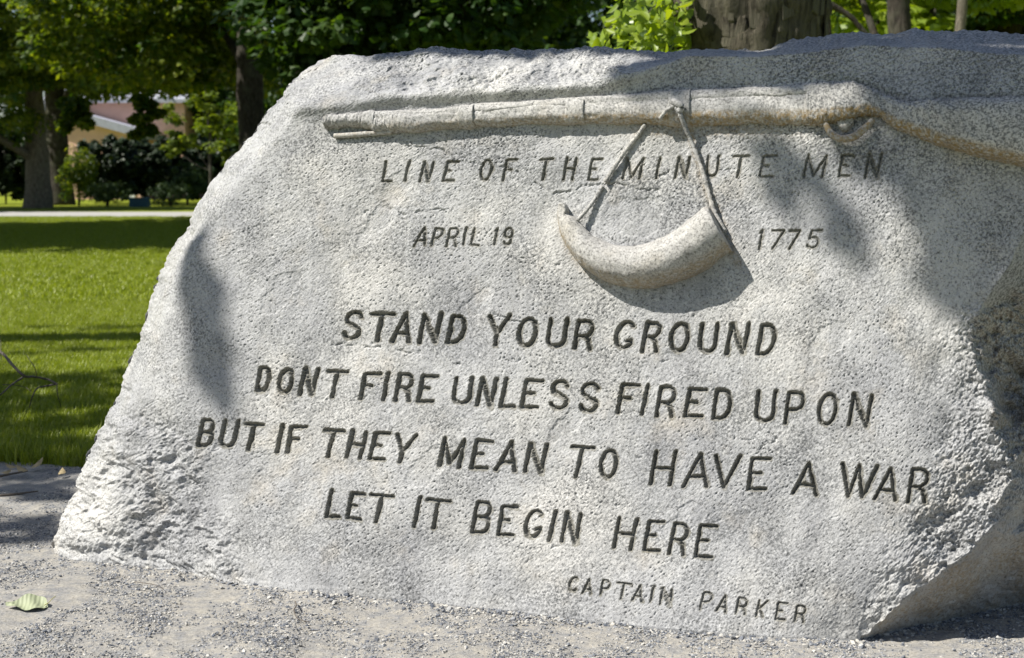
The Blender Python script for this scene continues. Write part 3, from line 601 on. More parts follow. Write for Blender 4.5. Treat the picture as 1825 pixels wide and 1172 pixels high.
# far road
rd = flat('road_asphalt_pale', (0.34, 0.33, 0.31), .9, .08, 2)
obj('road', plane('road', -80, 80, 47.0, 55.5, 30, 6, -0.004, rd), kind='structure')
obj('driveway', plane('driveway', -9.5, 14, 61.2, 62.8, 10, 4, -0.004, rd), kind='structure')

# ------------------------------------------------------------------ scatter helper
def scatter(name, P, rot, scl, idx, protos, kind='stuff', **kw):
    me = bpy.data.meshes.new(name); me.vertices.add(len(P)); me.vertices.foreach_set('co', np.asarray(P, np.float32).ravel())
    for nm, ty, val in (('rot', 'FLOAT_VECTOR', rot), ('scl', 'FLOAT_VECTOR', scl)):
        a = me.attributes.new(nm, ty, 'POINT'); a.data.foreach_set('vector', np.asarray(val, np.float32).ravel())
    a = me.attributes.new('idx', 'INT', 'POINT'); a.data.foreach_set('value', np.asarray(idx, np.int32))
    o = obj(name, me, kind=kind, **kw)
    col = bpy.data.collections.new(name + '_kinds')
    for p in protos: col.objects.link(p)
    ng = bpy.data.node_groups.new(name, 'GeometryNodeTree'); n = ng.nodes; l = ng.links
    ng.interface.new_socket('Geometry', in_out='INPUT', socket_type='NodeSocketGeometry'); ng.interface.new_socket('Geometry', in_out='OUTPUT', socket_type='NodeSocketGeometry')
    gi = n.new('NodeGroupInput'); go = n.new('NodeGroupOutput'); ip = n.new('GeometryNodeInstanceOnPoints'); ci = n.new('GeometryNodeCollectionInfo')
    ci.inputs['Collection'].default_value = col; ci.inputs['Separate Children'].default_value = True; ci.inputs['Reset Children'].default_value = True
    def na(nm, ty):
        x = n.new('GeometryNodeInputNamedAttribute'); x.data_type = ty; x.inputs['Name'].default_value = nm; return x.outputs['Attribute']
    e2r = n.new('FunctionNodeEulerToRotation'); l.new(na('rot', 'FLOAT_VECTOR'), e2r.inputs[0]); l.new(e2r.outputs[0], ip.inputs['Rotation'])
    l.new(na('scl', 'FLOAT_VECTOR'), ip.inputs['Scale']); l.new(na('idx', 'INT'), ip.inputs['Instance Index']); ip.inputs['Pick Instance'].default_value = True
    m2p = n.new('GeometryNodeMeshToPoints'); l.new(gi.outputs[0], m2p.inputs[0]); l.new(m2p.outputs[0], ip.inputs['Points'])
    l.new(ci.outputs[0], ip.inputs['Instance']); l.new(ip.outputs[0], go.inputs[0])
    o.modifiers.new('scatter', 'NODES').node_group = ng; return o
# pebbles
pm = NT('pebble'); oi = pm.new('ShaderNodeObjectInfo')
pc = pm.ramp(oi.outputs['Random'], [(0, (0.075, 0.085, 0.105)), (.35, (0.16, 0.17, 0.19)), (.6, (0.27, 0.275, 0.28)), (.85, (0.42, 0.40, 0.36)), (1, (0.46, 0.45, 0.42))])
pm.bsdf(pc, .8, None, .3)
protos = []
for k in range(7):
    r = np.random.RandomState(50 + k); import bmesh
    bm = bmesh.new(); bmesh.ops.create_icosphere(bm, subdivisions=1, radius=1.0)
    for v in bm.verts: v.co *= 1 + .28 * r.randn(); 
    for v in bm.verts: v.co.z *= .62; v.co.x *= 1.2
    me = bpy.data.meshes.new('pebble'); bm.to_mesh(me); bm.free(); me.materials.append(pm.m); protos.append(bpy.data.objects.new('pebble', me))
npb = 330000
u_ = R.rand(npb); yy = 2.75 + (5.62 - 2.75) * u_ ** 1.15; xx = (-0.42 + 0.84 * R.rand(npb)) * yy
pm_n = fftnoise(512, 512, 5, 90, 1.2, 2.6, 1.45, seed=43)
mask = pm_n[((yy * 85).astype(int)) % 512, ((xx * 85).astype(int)) % 512] + 0.6 * R.randn(npb)
keep = (mask > 0.05) & (yy < edge_y(xx) + 0.03); xx, yy = xx[keep], yy[keep]; n_ = len(xx)
sc = np.clip(np.exp(R.randn(n_) * .45) * 0.0016, .0008, .0055)
Pp = np.stack([xx, yy, gz(xx, yy) + sc * .25], -1)
scatter('gravel', Pp, R.rand(n_, 3) * [.6, .6, 6.28], sc[:, None] * (0.8 + .4 * R.rand(n_, 3)), R.randint(0, 7, n_), protos, label='loose blue grey gravel chips scattered over the path')
# a ridge of coarser chips along the foot of the stone
nb_ = 3400; qx = 200 + 1640 * R.rand(nb_); qy = interp(BOT, qx) + np.abs(R.randn(nb_)) * 7 - 2; gp = ground(qx, qy)
sc = np.clip(np.exp(R.randn(nb_) * .5) * 0.0022, .001, .009)
scatter('gravel_at_foot', np.stack([gp[:, 0], gp[:, 1], gz(gp[:, 0], gp[:, 1]) + sc * .3], -1), R.rand(nb_, 3) * [.6, .6, 6.28], sc[:, None] * np.ones((nb_, 3)), R.randint(0, 7, nb_), protos, label='coarser gravel chips gathered along the foot of the boulder')

# grass
def bladeproto(seed, nb, rad, h, w):
    r = np.random.RandomState(seed); vs, fs = [], []
    for k in range(nb):
        a = r.rand() * 6.28; q = rad * math.sqrt(r.rand()); bx, by = q * math.cos(a), q * math.sin(a); hh = h * (.55 + .7 * r.rand()); la = r.rand() * 6.28; ln = hh * (.15 + .7 * r.rand() ** 1.5)
        sx, sy = -math.sin(la) * w, math.cos(la) * w; b0 = len(vs)
        for i, (f_, wd) in enumerate(((0, 1), (.45, .9), (.8, .55))):
            ox, oy, oz = bx + math.cos(la) * ln * f_ ** 2, by + math.sin(la) * ln * f_ ** 2, hh * f_ * (1 - .15 * f_)
            vs += [(ox - sx * wd, oy - sy * wd, oz), (ox + sx * wd, oy + sy * wd, oz)]
        vs.append((bx + math.cos(la) * ln, by + math.sin(la) * ln, hh * .88))
        fs += [(b0, b0 + 1, b0 + 3, b0 + 2), (b0 + 2, b0 + 3, b0 + 5, b0 + 4), (b0 + 4, b0 + 5, b0 + 6)]
    me = bpy.data.meshes.new('grass_tuft'); me.from_pydata(vs, [], fs); me.materials.append(M_GRASS); return bpy.data.objects.new('grass_tuft', me)
gm2 = NT('grass_blade'); oi = gm2.new('ShaderNodeObjectInfo'); ge = gm2.new('ShaderNodeNewGeometry')
c1 = gm2.ramp(ge.outputs['Random Per Island'], [(0, (0.13, 0.18, 0.014)), (.6, (0.28, 0.325, 0.028)), (.93, (0.30, 0.33, 0.05)), (1, (0.36, 0.32, 0.14))])
c1 = gm2.mix(gm2.ramp(oi.outputs['Random'], [(0, 0.0), (1, .4)]), c1, (0.22, 0.28, 0.015))
pb = gm2.bsdf(c1, .45, None, .45); tl = gm2.new('ShaderNodeBsdfTranslucent'); gm2.link(gm2.mix(1.0, c1, (1.3, 1.35, .4), 'MULTIPLY'), tl.inputs[0])
mx = gm2.new('ShaderNodeMixShader'); mx.inputs[0].default_value = .4; gm2.link(pb.outputs[0], mx.inputs[1]); gm2.link(tl.outputs[0], mx.inputs[2]); gm2.link(mx.outputs[0], gm2.out.inputs[0]); M_GRASS = gm2.m
near = [bladeproto(70 + k, 44, .045, .040, .0015) for k in range(5)]; tall = [bladeproto(80 + k, 16, .05, .085, .0016) for k in range(4)]; far = [bladeproto(90 + k, 90, .17, .042, .0038) for k in range(4)]
def grass_pts(n, y0, y1, a, b_):
    y = np.sqrt(y0 ** 2 + (y1 ** 2 - y0 ** 2) * R.rand(n)); x = (a + (b_ - a) * R.rand(n)) * y; return x, y
x1_, y1_ = grass_pts(20000, 5.6, 13.5, -.52, -.10); k = y1_ > edge_y(x1_) + .02; x1_, y1_ = x1_[k], y1_[k]
x2_, y2_ = grass_pts(22000, 13, 46.5, -.52, -.10)
x3_ = -2.9 + 2.2 * R.rand(900); y3_ = edge_y(x3_) + np.abs(R.randn(900)) * .22 - .03
def rs(n, a=.25): return np.stack([R.randn(n) * a * .3, R.randn(n) * a * .3, R.rand(n) * 6.28], -1)
def sc3(n, lo, hi): v = lo + (hi - lo) * R.rand(n); return np.stack([v, v, v * (.8 + .4 * R.rand(n))], -1)
P = np.vstack([np.stack([x1_, y1_, np.full(len(x1_), -.010)], -1), np.stack([x3_, y3_, np.full(900, -.012)], -1), np.stack([x2_, y2_, np.full(len(x2_), -.012)], -1)])
ids = np.r_[R.randint(0, 5, len(x1_)), 5 + R.randint(0, 4, 900), 9 + R.randint(0, 4, len(x2_))]
scl = np.vstack([sc3(len(x1_), .8, 1.35), sc3(900, .5, 1.1), sc3(len(x2_), .8, 1.4)])
for i_, o_ in enumerate(near + tall + far): o_.name = 'grass_tuft_%02d' % i_
scatter('grass', P, rs(len(P)), scl, ids, near + tall + far, label='mown green lawn grass beside and behind the boulder')
# dead straw lying where the lawn meets the path
M_DRY = flat('dry_leaf', (0.34, 0.27, 0.15), .8, .3, 30); M_TWIG = flat('dead_twig', (0.11, 0.095, 0.08), .85, .3, 60)

# ------------------------------------------------------------------ leaves and trees
def leaves(centres, normals, size, shape='quad', fold=0.2, seed=0):
    r = np.random.RandomState(seed); n = len(centres)
    if shape == 'maple': o2 = np.array([(0, -.5), (.22, -.28), (.5, -.22), (.36, .02), (.46, .28), (.16, .22), (0, .6), (-.16, .22), (-.46, .28), (-.36, .02), (-.5, -.22), (-.22, -.28)]); f0 = [tuple(range(12))]
    elif shape == 'oval': o2 = np.array([(0, -.55), (.22, -.3), (.3, 0), (.2, .3), (0, .6), (-.2, .3), (-.3, 0), (-.22, -.3)]); f0 = [(0, 1, 2, 3, 4), (0, 4, 5, 6, 7)]
    elif shape == 'hex': o2 = np.array([(0, -.55), (.42, -.2), (.33, .3), (0, .6), (-.36, .25), (-.42, -.25)]); f0 = [(0, 1, 2, 3), (0, 3, 4, 5)]
    else: o2 = np.array([(0, -.5), (.38, 0), (0, .55), (-.38, 0)]); f0 = [(0, 1, 2, 3)]
    nrm = normals / (np.linalg.norm(normals, axis=1)[:, None] + 1e-9)
    rv = r.randn(n, 3); a = np.cross(nrm, rv); a /= np.linalg.norm(a, axis=1)[:, None] + 1e-9; b_ = np.cross(nrm, a)
    sz = size * (.7 + .6 * r.rand(n)); k = len(o2)
    z = -fold * np.abs(o2[:, 0]) + .25 * fold * o2[:, 1] ** 2
    if shape in ('quad', 'hex', 'maple'): z = -fold * np.abs(o2[:, 0])
    v = centres[:, None] + sz[:, None, None] * (o2[None, :, 0:1] * a[:, None] + o2[None, :, 1:2] * b_[:, None] + z[None, :, None] * nrm[:, None])
    base = np.arange(n)[:, None] * k
    return v.reshape(-1, 3), [base + np.array(f)[None] for f in f0]
def clump_points(clumps, per, seed, flatten=.55):
    """clumps (n,4) x,y,z,r -> points spread in flattened shells and leaf normals"""
    r = np.random.RandomState(seed); c = np.repeat(clumps, per, 0); n = len(c)
    d = r.randn(n, 3); d /= np.linalg.norm(d, axis=1)[:, None]; rad = r.rand(n) ** .55
    p = c[:, :3] + d * (c[:, 3] * rad)[:, None] * np.array([1, 1, flatten])
    nm = d * .6 + r.randn(n, 3) * .45 + np.array([0, 0, .8]); return p, nm
def trunk_path(h, lean=(0, 0), wob=.12, seed=0, n=12):
    r = np.random.RandomState(seed); z = np.linspace(-.2, h, n); p = np.stack([lean[0] * z / h + wob * np.cumsum(r.randn(n)) * .25, lean[1] * z / h + wob * np.cumsum(r.randn(n)) * .25, z], -1)
    p[:2, :2] = 0; return p
def bark_tube(path, rad, seg=24, seed=0, flare=0, ridge=.05, n=40):
    p = spline(path, n); k = np.linspace(0, 1, n); rr2 = np.interp(k, np.linspace(0, 1, len(rad)), rad)
    v, f = tube(p, rr2, seg); v = v.reshape(n, seg, 3)
    nz = fftnoise(n, seg, 2.5, 20, .8, seed=seed); c = p[:, None]
    v = c + (v - c) * (1 + ridge * nz[..., None]); 
    if flare: v = c + (v - c) * (1 + flare * np.exp(-k * 9)[:, None, None] * (1 + .3 * np.sin(np.arange(seg) * 2 * np.pi * 5 / seg))[None, :, None])
    return v.reshape(-1, 3), f
def make_tree(name, label, loc, h, tr, crown, leafm, barkm, leaf=.15, per=60, seed=0, shape='quad', group=None, cat='tree', lean=(0, 0), limbs=3, flatten=.55):
    """crown: list of local clumps (x,y,z,r)"""
    root = empty(name, loc, label, cat, group); crown = np.asarray(crown, float)
    tp = trunk_path(h, lean, .12, seed)
    v, f = bark_tube(tp, [tr * 1.12, tr, tr * .92, tr * .8, tr * .6, tr * .3], 22, seed, .35); obj('trunk', mesh_np('trunk', v, f, barkm), root)
    r = np.random.RandomState(seed); pick = r.choice(len(crown), min(limbs, len(crown)), replace=False)
    for k in pick:
        zs = np.clip(crown[k, 2] * (.45 + .25 * r.rand()), h * .18, h * .9); i = np.argmin(abs(tp[:, 2] - zs)); s0 = tp[i]; e0 = crown[k, :3]; mid = (s0 + e0) / 2 + np.array([0, 0, .12 * np.linalg.norm(e0 - s0)])
        v, f = bark_tube([s0, mid + r.randn(3) * .15, e0], [tr * .42, tr * .28, tr * .08], 10, seed + k, 0, .04, 16); obj('limb', mesh_np('limb', v, f, barkm), root)
    p, nm = clump_points(crown, per, seed, flatten); v, f = leaves(p, nm, leaf, shape, .25, seed); obj('crown', mesh_np('crown', v, f, leafm, False), root)
    return root
def blob(n, cx, cy, cz, rx, ry, rz, r0, r1, seed, zmin=None):
    r = np.random.RandomState(seed); d = r.randn(n, 3); d /= np.linalg.norm(d, axis=1)[:, None]; q = r.rand(n)[:, None] ** .4
    p = np.array([cx, cy, cz]) + d * q * np.array([rx, ry, rz])
    if zmin is not None: p[:, 2] = np.maximum(p[:, 2], zmin + r.rand(n) * .8)
    return np.c_[p, r0 + (r1 - r0) * r.rand(n)]
def lift(c): c[:, 2] = np.where(c[:, 0] > .9, np.maximum(c[:, 2], 5.4 + .5 * np.sin(c[:, 1] * 3)), c[:, 2]); return c
def gpt(px, y): q = at_depth(px, 400, y); return np.array([q[0], y, 0.0])

# far left: two old maples across the road
g = gpt(70, 64); make_tree('maple_tree', 'old maple with a pale trunk across the road at the far left', tuple(g), 12, .44,
    np.vstack([lift(blob(330, -1.0, -2.5, 6.2, 8.5, 4.0, 3.6, .6, 1.1, 101, 2.9)), blob(36, 0, 0, 12, 7, 5, 3.5, 1.3, 2.0, 102)]), M_LEAF_MID, M_BARK, .24, 90, 1, group='old maples beyond the lawn')
g = gpt(108, 73); make_tree('maple_tree', 'old maple with a trunk coloured dark as if shaded just behind the pale one', tuple(g), 13, .52,
    np.vstack([blob(200, 3.5, 0, 7.6, 8.0, 4.0, 3.0, .7, 1.2, 103, 5.7), blob(60, 1, 0, 12, 8, 5, 3.5, 1.3, 2.0, 104)]), M_LEAF_MID, M_BARK_D, .24, 110, 2, group='old maples beyond the lawn')  # dark bark puts this trunk's shade into its colour
# dark trunk left of the stone, with a leaning limb
g = gpt(449, 40)
T3 = make_tree('maple_tree', 'dark trunked maple showing just left of the boulder, one limb leaning right', tuple(g), 11, .36,
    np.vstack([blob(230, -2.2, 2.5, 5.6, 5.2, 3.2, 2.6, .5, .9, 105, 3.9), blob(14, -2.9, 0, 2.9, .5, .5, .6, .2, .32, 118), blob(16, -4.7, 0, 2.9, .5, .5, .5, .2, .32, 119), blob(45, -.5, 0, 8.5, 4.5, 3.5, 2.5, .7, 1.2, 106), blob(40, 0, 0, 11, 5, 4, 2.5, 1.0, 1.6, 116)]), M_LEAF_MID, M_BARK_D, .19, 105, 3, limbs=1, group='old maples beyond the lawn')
v, f = bark_tube([(0.25, 0, .8), (.75, 0, 2.6), (1.7, 0, 4.6), (3.2, .2, 7.2)], [.26, .24, .19, .12], 14, 5, 0, .04, 24); obj('limb', mesh_np('limb', v, f, M_BARK_D), T3)
g = gpt(378, 57)
make_tree('young_maple', 'small sunlit maple with bright yellow green leaves just left of the dark trunk', tuple(g), 4.6, .07, np.vstack([blob(30, -.2, 0, 3.5, 1.7, 1.2, 1.3, .2, .5, 117), blob(22, 1.1, .3, 2.3, .8, .5, 1.0, .18, .38, 120), blob(10, -1.4, .3, 2.6, .5, .5, .5, .15, .3, 121)]), M_LEAF_MID2, M_BARK_D, .2, 46, 41)
# maple behind the middle of the stone
g = gpt(760, 30)
make_tree('maple_tree', 'broad dark green maple hanging low behind the middle of the boulder', tuple(g), 10, .38,
    np.vstack([blob(240, -.2, .5, 4.6, 3.7, 2.6, 2.3, .4, .75, 107, 2.6), blob(70, 0, 0, 8.5, 4.8, 4.4, 2.2, .9, 1.4, 108)]), M_LEAF_DARK, M_BARK_D, .17, 85, 4, 'hex', group='old maples beyond the lawn')
# trees at the right behind the stone
for kx, dep, rad_, lab, sd in ((1602, 24, .20, 'slim dark tree behind the right end of the boulder, thickest of three', 5), (1657, 27, .085, 'thin dark sapling between two other slim trees at the upper right', 6), (1690, 23, .085, 'thin tree with a pale grey stem at the upper right', 7)):
    g = gpt(kx, dep)
    make_tree('slim_tree', lab, tuple(g), 8.5, rad_, np.vstack([blob(40, .1, 2.4, 4.4, 1.9, 1.3, 1.7, .35, .6, 200 + sd, 2.4), blob(20, 0, 0, 7.6, 2.0, 1.8, 1.0, .5, .8, 210 + sd)]), M_LEAF_LITE if sd != 6 else M_LEAF_MID, M_BARK if sd == 7 else M_BARK_D, .16, 46, 10 + sd, 'hex', group='slim trees at the right')
g = gpt(1475, 22); v, f = bark_tube([(0, 0, -.2), (.02, 0, 2.2), (-.12, 0, 3.9), (.3, 0, 3.6) if False else (-.35, 0, 5.2)], [.07, .06, .05, .02], 10, 61, .2); sap = empty('bare_sapling', tuple(g), 'thin dark stem just right of the thick trunk with one drooping limb', 'tree', 'slim trees at the right'); obj('trunk', mesh_np('trunk', v, f, M_BARK_D), sap)
v, f = tube(spline([(-.1, -.05, 3.75), (.25, -.05, 3.55), (.55, -.05, 3.25), (.95, 0, 3.1)], 16), np.linspace(.05, .03, 16), 8); obj('limb', mesh_np('limb', v, f, M_BARK_D), sap)
g = gpt(1790, 30); make_tree('maple_tree', 'dark full tree at the upper right corner', tuple(g), 9, .3, np.vstack([blob(150, .5, 0, 4.8, 3.2, 2.4, 2.4, .4, .8, 221, 2.2), blob(40, .5, 0, 8.2, 3.4, 3, 1.6, .8, 1.2, 222)]), M_LEAF_DARK, M_BARK_D, .17, 70, 20, 'hex', group='old maples beyond the lawn')
# wooded backdrop: individual full trees far behind, sharing one mesh
def backtree(seed):
    r = empty('background_tree', (0, 0, 0), '', 'tree'); cr = np.vstack([blob(170, 0, 0, 7, 6.5, 4.5, 6.5, 1.0, 1.9, seed, .8)])
    v, f = bark_tube(trunk_path(9, (0, 0), .1, seed), [.5, .45, .3, .15], 12, seed, .3); obj('trunk', mesh_np('trunk', v, f, M_BARK_D), r)
    p, nm = clump_points(cr, 70, seed, .7); v, f = leaves(p, nm, .42, 'quad', .2, seed); obj('crown', mesh_np('crown', v, f, M_LEAF_DARK, False), r); return r
bt = [backtree(300), backtree(301)]; spots = [(-290, 128), (-80, 124), (380, 105), (560, 98), (760, 92), (960, 90), (1160, 88), (1340, 84), (1500, 80), (1660, 82), (1830, 84), (2000, 88), (660, 118), (1060, 116), (1420, 112), (1750, 114), (2180, 92), (2380, 90)]
names = ['far left corner', 'left of the tan house', 'right of the tan house', 'left of centre in the second row of woods', 'behind the middle of the low maple', 'right of the low maple', 'behind the bright leafy spray', 'behind the thick plated trunk', 'just right of the thick plated trunk', 'between the slim trees', 'in the right corner', 'past the right edge', 'in the back row left of centre', 'in the back row at centre', 'in the back row behind the thick trunk', 'in the back row at the right', 'well past the right edge', 'farthest past the right edge']
for k, ((px, dp), nm_) in enumerate(zip(spots, names)):
    src = bt[k % 2]
    if k < 2: r = src
    else:
        r = src.copy(); C.objects.link(r)
        for ch in list(src.children): c = ch.copy(); C.objects.link(c); c.parent = r
    g = gpt(px, dp); r.location = g; r.rotation_euler = (0, 0, random.uniform(0, 6.28)); s_ = random.uniform(.9, 1.2); r.scale = (s_, s_, s_ * random.uniform(.95, 1.15))
    r['label'] = 'full dark tree far behind, ' + nm_; r['group'] = 'wood far behind the lawn'

# big plated trunk close behind the stone
g = gpt(1334, 9.0)
big = empty('old_tree', tuple(g), 'thick old tree with plated bark close behind the right half of the boulder', 'tree')
bp = [(0.03, 0, -.1), (0.02, 0, .8), (0, 0, 1.7), (-.03, 0, 2.6), (0, 0, 4.0), (-.2, -.2, 5.5), (-.6, -.4, 7.2)]
v, f = bark_tube(bp, [.60, .47, .43, .50, .50, .40, .30], 72, 77, .15, .028, 120); obj('trunk', mesh_np('trunk', v, f, M_BARK_NEAR), big)
# its bark plates, each a raised scale
rk = np.random.RandomState(5); 
plate_me = []
for k in range(4):
    r = np.random.RandomState(400 + k); w_, h_ = .035, .075; o2 = [(-w_, -h_), (w_ * .7, -h_ * .9), (w_, .3 * h_), (w_ * .4, h_), (-w_ * .8, h_ * .8)]
    vs = [(a, .0, c) for a, c in o2] + [(a * .82, -.010, c * .85) for a, c in o2]; n5 = 5
    fs = [(i, (i + 1) % n5, (i + 1) % n5 + n5, i + n5) for i in range(n5)] + [tuple(range(n5, 10))]
    me = bpy.data.meshes.new('bark_plate'); me.from_pydata([(a * (1 + .2 * r.randn()), y, c * (1 + .2 * r.randn())) for a, y, c in vs], [], fs); me.materials.append(M_BARK_NEAR); plate_me.append(me)
for k in range(90):
    z = 1.45 + .95 * rk.rand(); th = rk.rand() * math.pi; rad_ = np.interp(z, [.8, 1.7, 2.6], [.47, .43, .495])
    o = obj('bark_plate', plate_me[k % 4], big); o.location = (-.01 - rad_ * math.cos(th) * .985, -rad_ * math.sin(th) * .985, z); o.rotation_euler = (0, rk.randn() * .1, th - math.pi / 2); s_ = .6 + .8 * rk.rand(); o.scale = (s_, 1, s_ * 1.2)
# sunlit spray of leaves hanging left of the trunk
sp = empty('leafy_branch', tuple(at_depth(1130, 40, 8.3)), 'bright sunlit spray of oval leaves hanging left of the thick trunk', 'branch')
cl_ = []
rq = np.random.RandomState(9)
for k in range(560):
    px = 1042 + 185 * rq.rand() ** .8; py = -40 + 160 * rq.rand()
    if py < 60 - (px - 1030) * .55: 
        if rq.rand() < .75: continue
    if px < 1062 and py < 60: continue
    cl_.append(at_depth(px, py, 8.1 + .9 * rq.rand()))
cl_ = np.array(cl_) - at_depth(1130, 40, 8.3)
nm = rq.randn(len(cl_), 3) * .55 + L * .7 + np.array([0, -.3, .2]); v, f = leaves(cl_, nm, .082, 'oval', .35, 9); obj('leaves', mesh_np('leaves', v, f, M_LEAF_LITE, True), sp)
for (a, c) in (((1220, -60), (1060, 80)), ((1230, -20), (1120, 60)), ((1215, 20), (1150, 110)), ((1235, 30), (1190, 110))):
    p0 = at_depth(a[0], a[1], 8.7) - at_depth(1130, 40, 8.3); p1 = at_depth(c[0], c[1], 8.5) - at_depth(1130, 40, 8.3)
    v, f = tube(spline([p0, (p0 + p1) / 2 + np.array([0, 0, .05]), p1], 14), np.linspace(.009, .003, 14), 6); obj('twig', mesh_np('twig', v, f, M_BARK_D), sp)

# ------------------------------------------------------------------ foliage overhead and to the left, outside the view, that throws the shade
shade = []
R = np.random.RandomState(23)
def shade_px(lst, t0, spread, dens=1.0, plane=True):
    for px, py, rpx, n in lst:
        if not plane: px += 26 * R.randn(); py += 7 * R.randn(); rpx *= .6 + .9 * R.rand()
        elif n < 36: px += 4 * R.randn(); py += 6 * R.randn(); n *= .8
        S = on_plane(np.array([px]), np.array([py]))[0] if plane else ground(np.array([px]), np.array([py]))[0]
        d = np.linalg.norm(S - EYE); shade.append((S + L * (t0 + spread * (R.rand() - .5)), rpx * d / F, int(n * dens)))
boul = [(346, 440, 17, 16), (352, 480, 21, 24), (356, 520, 23, 26), (362, 560, 22, 24), (370, 600, 20, 20), (380, 640, 17, 16), (388, 680, 14, 10), (396, 712, 9, 5),
        (1180, 122, 34, 10), (1270, 122, 34, 14), (1340, 122, 40, 18), (1420, 114, 44, 24), (1500, 110, 44, 28), (1580, 112, 50, 50), (1670, 112, 55, 66), (1760, 118, 60, 80), (1840, 125, 60, 90),
        (1640, 215, 34, 24), (1715, 225, 40, 34), (1800, 235, 50, 44), (1870, 260, 60, 60), (1590, 310, 28, 18), (1655, 345, 30, 20), (1740, 375, 34, 30), (1810, 410, 46, 44), (1880, 450, 60, 60),
        (1765, 470, 26, 14), (1728, 535, 18, 9), (1800, 560, 30, 18), (1822, 650, 26, 12), (1500, 400, 16, 8), (1385, 335, 16, 9), (1432, 310, 18, 8), (1520, 300, 14, 6), (1370, 255, 18, 9), (1668, 500, 18, 9)]
shade_px(boul, 6.5, 1.0, .8)
shade_px([(x, float(interp(TOP, x)) + 4, 20, 30) for x in range(1150, 1900, 26)], 5.4, .6, 1.0)
shade_px([(x, float(interp(TOPBREAK, x)) + o_, 15, 44) for x in range(1130, 1900, 17) for o_ in (-5, 0)], 5.0, .3, 1.0)
shade_px([(x, float(interp(TOP, x)) + 15, 22, 40) for x in range(1190, 1900, 26)] + [(x, float(interp(TOPBREAK, x)) + 4, 20, 36) for x in range(1390, 1900, 28)], 5.4, .6, 1.0)
shade_px([(x, 150, 34, 20) for x in range(1600, 1900, 60)], 6.5, 1.0, 1.0)
# the strip of dark along the top of the stone
shade_px([(x, 88, 9, 9) for x in range(650, 1120, 22)], 5.2, .3, 1.0)
NBOUL = len(shade)
gl_ = [(110, 584, 30, 22), (170, 588, 40, 34), (240, 590, 45, 40), (60, 640, 60, 50), (200, 628, 40, 22)] + [(x, y, 45, 60) for x in range(-60, 300, 48) for y in (678, 705, 735, 770, 800, 835)] + [(x, y, 30, 16) for x in range(-40, 130, 40) for y in (862, 882, 930, 950)]
shade_px(gl_, 8.0, 2.0, .8, False)
rb = np.array([-9.0, 8.5, 0])
root = empty('shade_tree', tuple(rb), 'tall leafy tree standing on the lawn left of the view whose boughs shade the boulder', 'tree')
v, f = bark_tube([(0, 0, -.2), (.1, .1, 3), (.3, 0, 6), (.6, -.4, 10)], [.42, .36, .28, .12], 20, 31, .3); obj('trunk', mesh_np('trunk', v, f, M_BARK), root)
cs, ns = [], []; rh = np.random.RandomState(13)
for c, r_, n in shade:
    d = rh.randn(n, 3); d -= (d @ L)[:, None] * L; d /= np.linalg.norm(d, axis=1)[:, None]; q = np.sqrt(rh.rand(n))[:, None] * r_ * 1.25
    p = c + d * q + L * (rh.rand(n)[:, None] - .5) * .5; cs.append(p); ns.append(L + rh.randn(n, 3) * .5)
cs = np.vstack(cs) - rb; v, f = leaves(cs, np.vstack(ns), .085, 'maple', .2, 14); obj('crown', mesh_np('crown', v, f, M_LEAF_MID, False), root)
Q1 = on_plane(np.array([1740.]), np.array([90.]))[0] + L * 12.0 + np.array([0, .5, 0]) - rb
Q2 = ground(np.array([-40.]), np.array([640.]))[0] + L * 12.0 - rb
for q_, m_ in ((Q1, (1.2, -2.0, 9.4)), (Q2, (.9, -.6, 9.0))):
    v, f = bark_tube([(0.25, 0, 5.6), (.6, -.3, 7.6), m_, tuple(q_)], [.22, .16, .10, .04], 12, 33, 0, .04, 30); obj('limb', mesh_np('limb', v, f, M_BARK), root)
for k in range(0, len(shade), 9):
    e0 = shade[k][0] - rb; q_ = Q1 if k < NBOUL else Q2; m1 = e0 + L * 2.5; v, f = tube(spline([q_, (q_ + m1) / 2 + L * .8, m1, e0], 20), np.linspace(.013, .004, 20), 6); obj('twig', mesh_np('twig', v, f, M_BARK), root)
# big trees out of view at the left whose shadows cross the lawn
for k, (x, y, rr3) in enumerate(((-17.5, 33.0, 7.5), (-27, 60, 8.0), (-15.8, 25.5, 5.6))):
    make_tree('lawn_tree', ['broad tree left of the view shading the far half of the lawn', 'broad tree left of the view standing past the road', 'smaller round tree left of the view on the near half of the lawn'][k], (x, y, 0), 9, .5, blob(170, 0, 0, 9.5, rr3, rr3 * .92, 3.2, 1.0, 1.7, 400 + k), M_LEAF_MID, M_BARK, .5, 60, 30 + k)

# ------------------------------------------------------------------ shrubs, house, bin across the road
def shrub(name, label, px, dep, w, h, mat, seed, per=70, leaf=.10, group='shrubs in front of the house'):
    g = gpt(px, dep); cr = blob(int(26 * w * h / 3) + 14, 0, 0, h * .48, w / 2, w * .35, h * .46, .18, .36, seed, .15)
    root = empty(name, tuple(g), label, 'shrub', group)
    for k in range(3): v, f = tube(spline([(0, 0, -.1), (.1 * k - .1, .05, h * .4), ((k - 1) * w * .2, 0, h * .7)], 8), np.linspace(.05, .015, 8), 6); obj('stem', mesh_np('stem', v, f, M_BARK_D), root)
    p, nm = clump_points(cr, per, seed, .9); v, f = leaves(p, nm, leaf, 'quad', .2, seed); obj('foliage', mesh_np('foliage', v, f, mat, False), root)
shrub('shrub', 'sunlit upright shrub right of the two old trunks', 142, 70, 1.9, 3.1, M_LEAF_MID, 501)
shrub('shrub', 'very dark evergreen mass below the tan house, left of the bin', 195, 80, 4.4, 3.8, M_LEAF_YEW, 502, 130, .26)
shrub('shrub', 'very dark evergreen mass below the tan house, behind the bin', 275, 82, 5.2, 3.9, M_LEAF_YEW, 503, 130, .26)
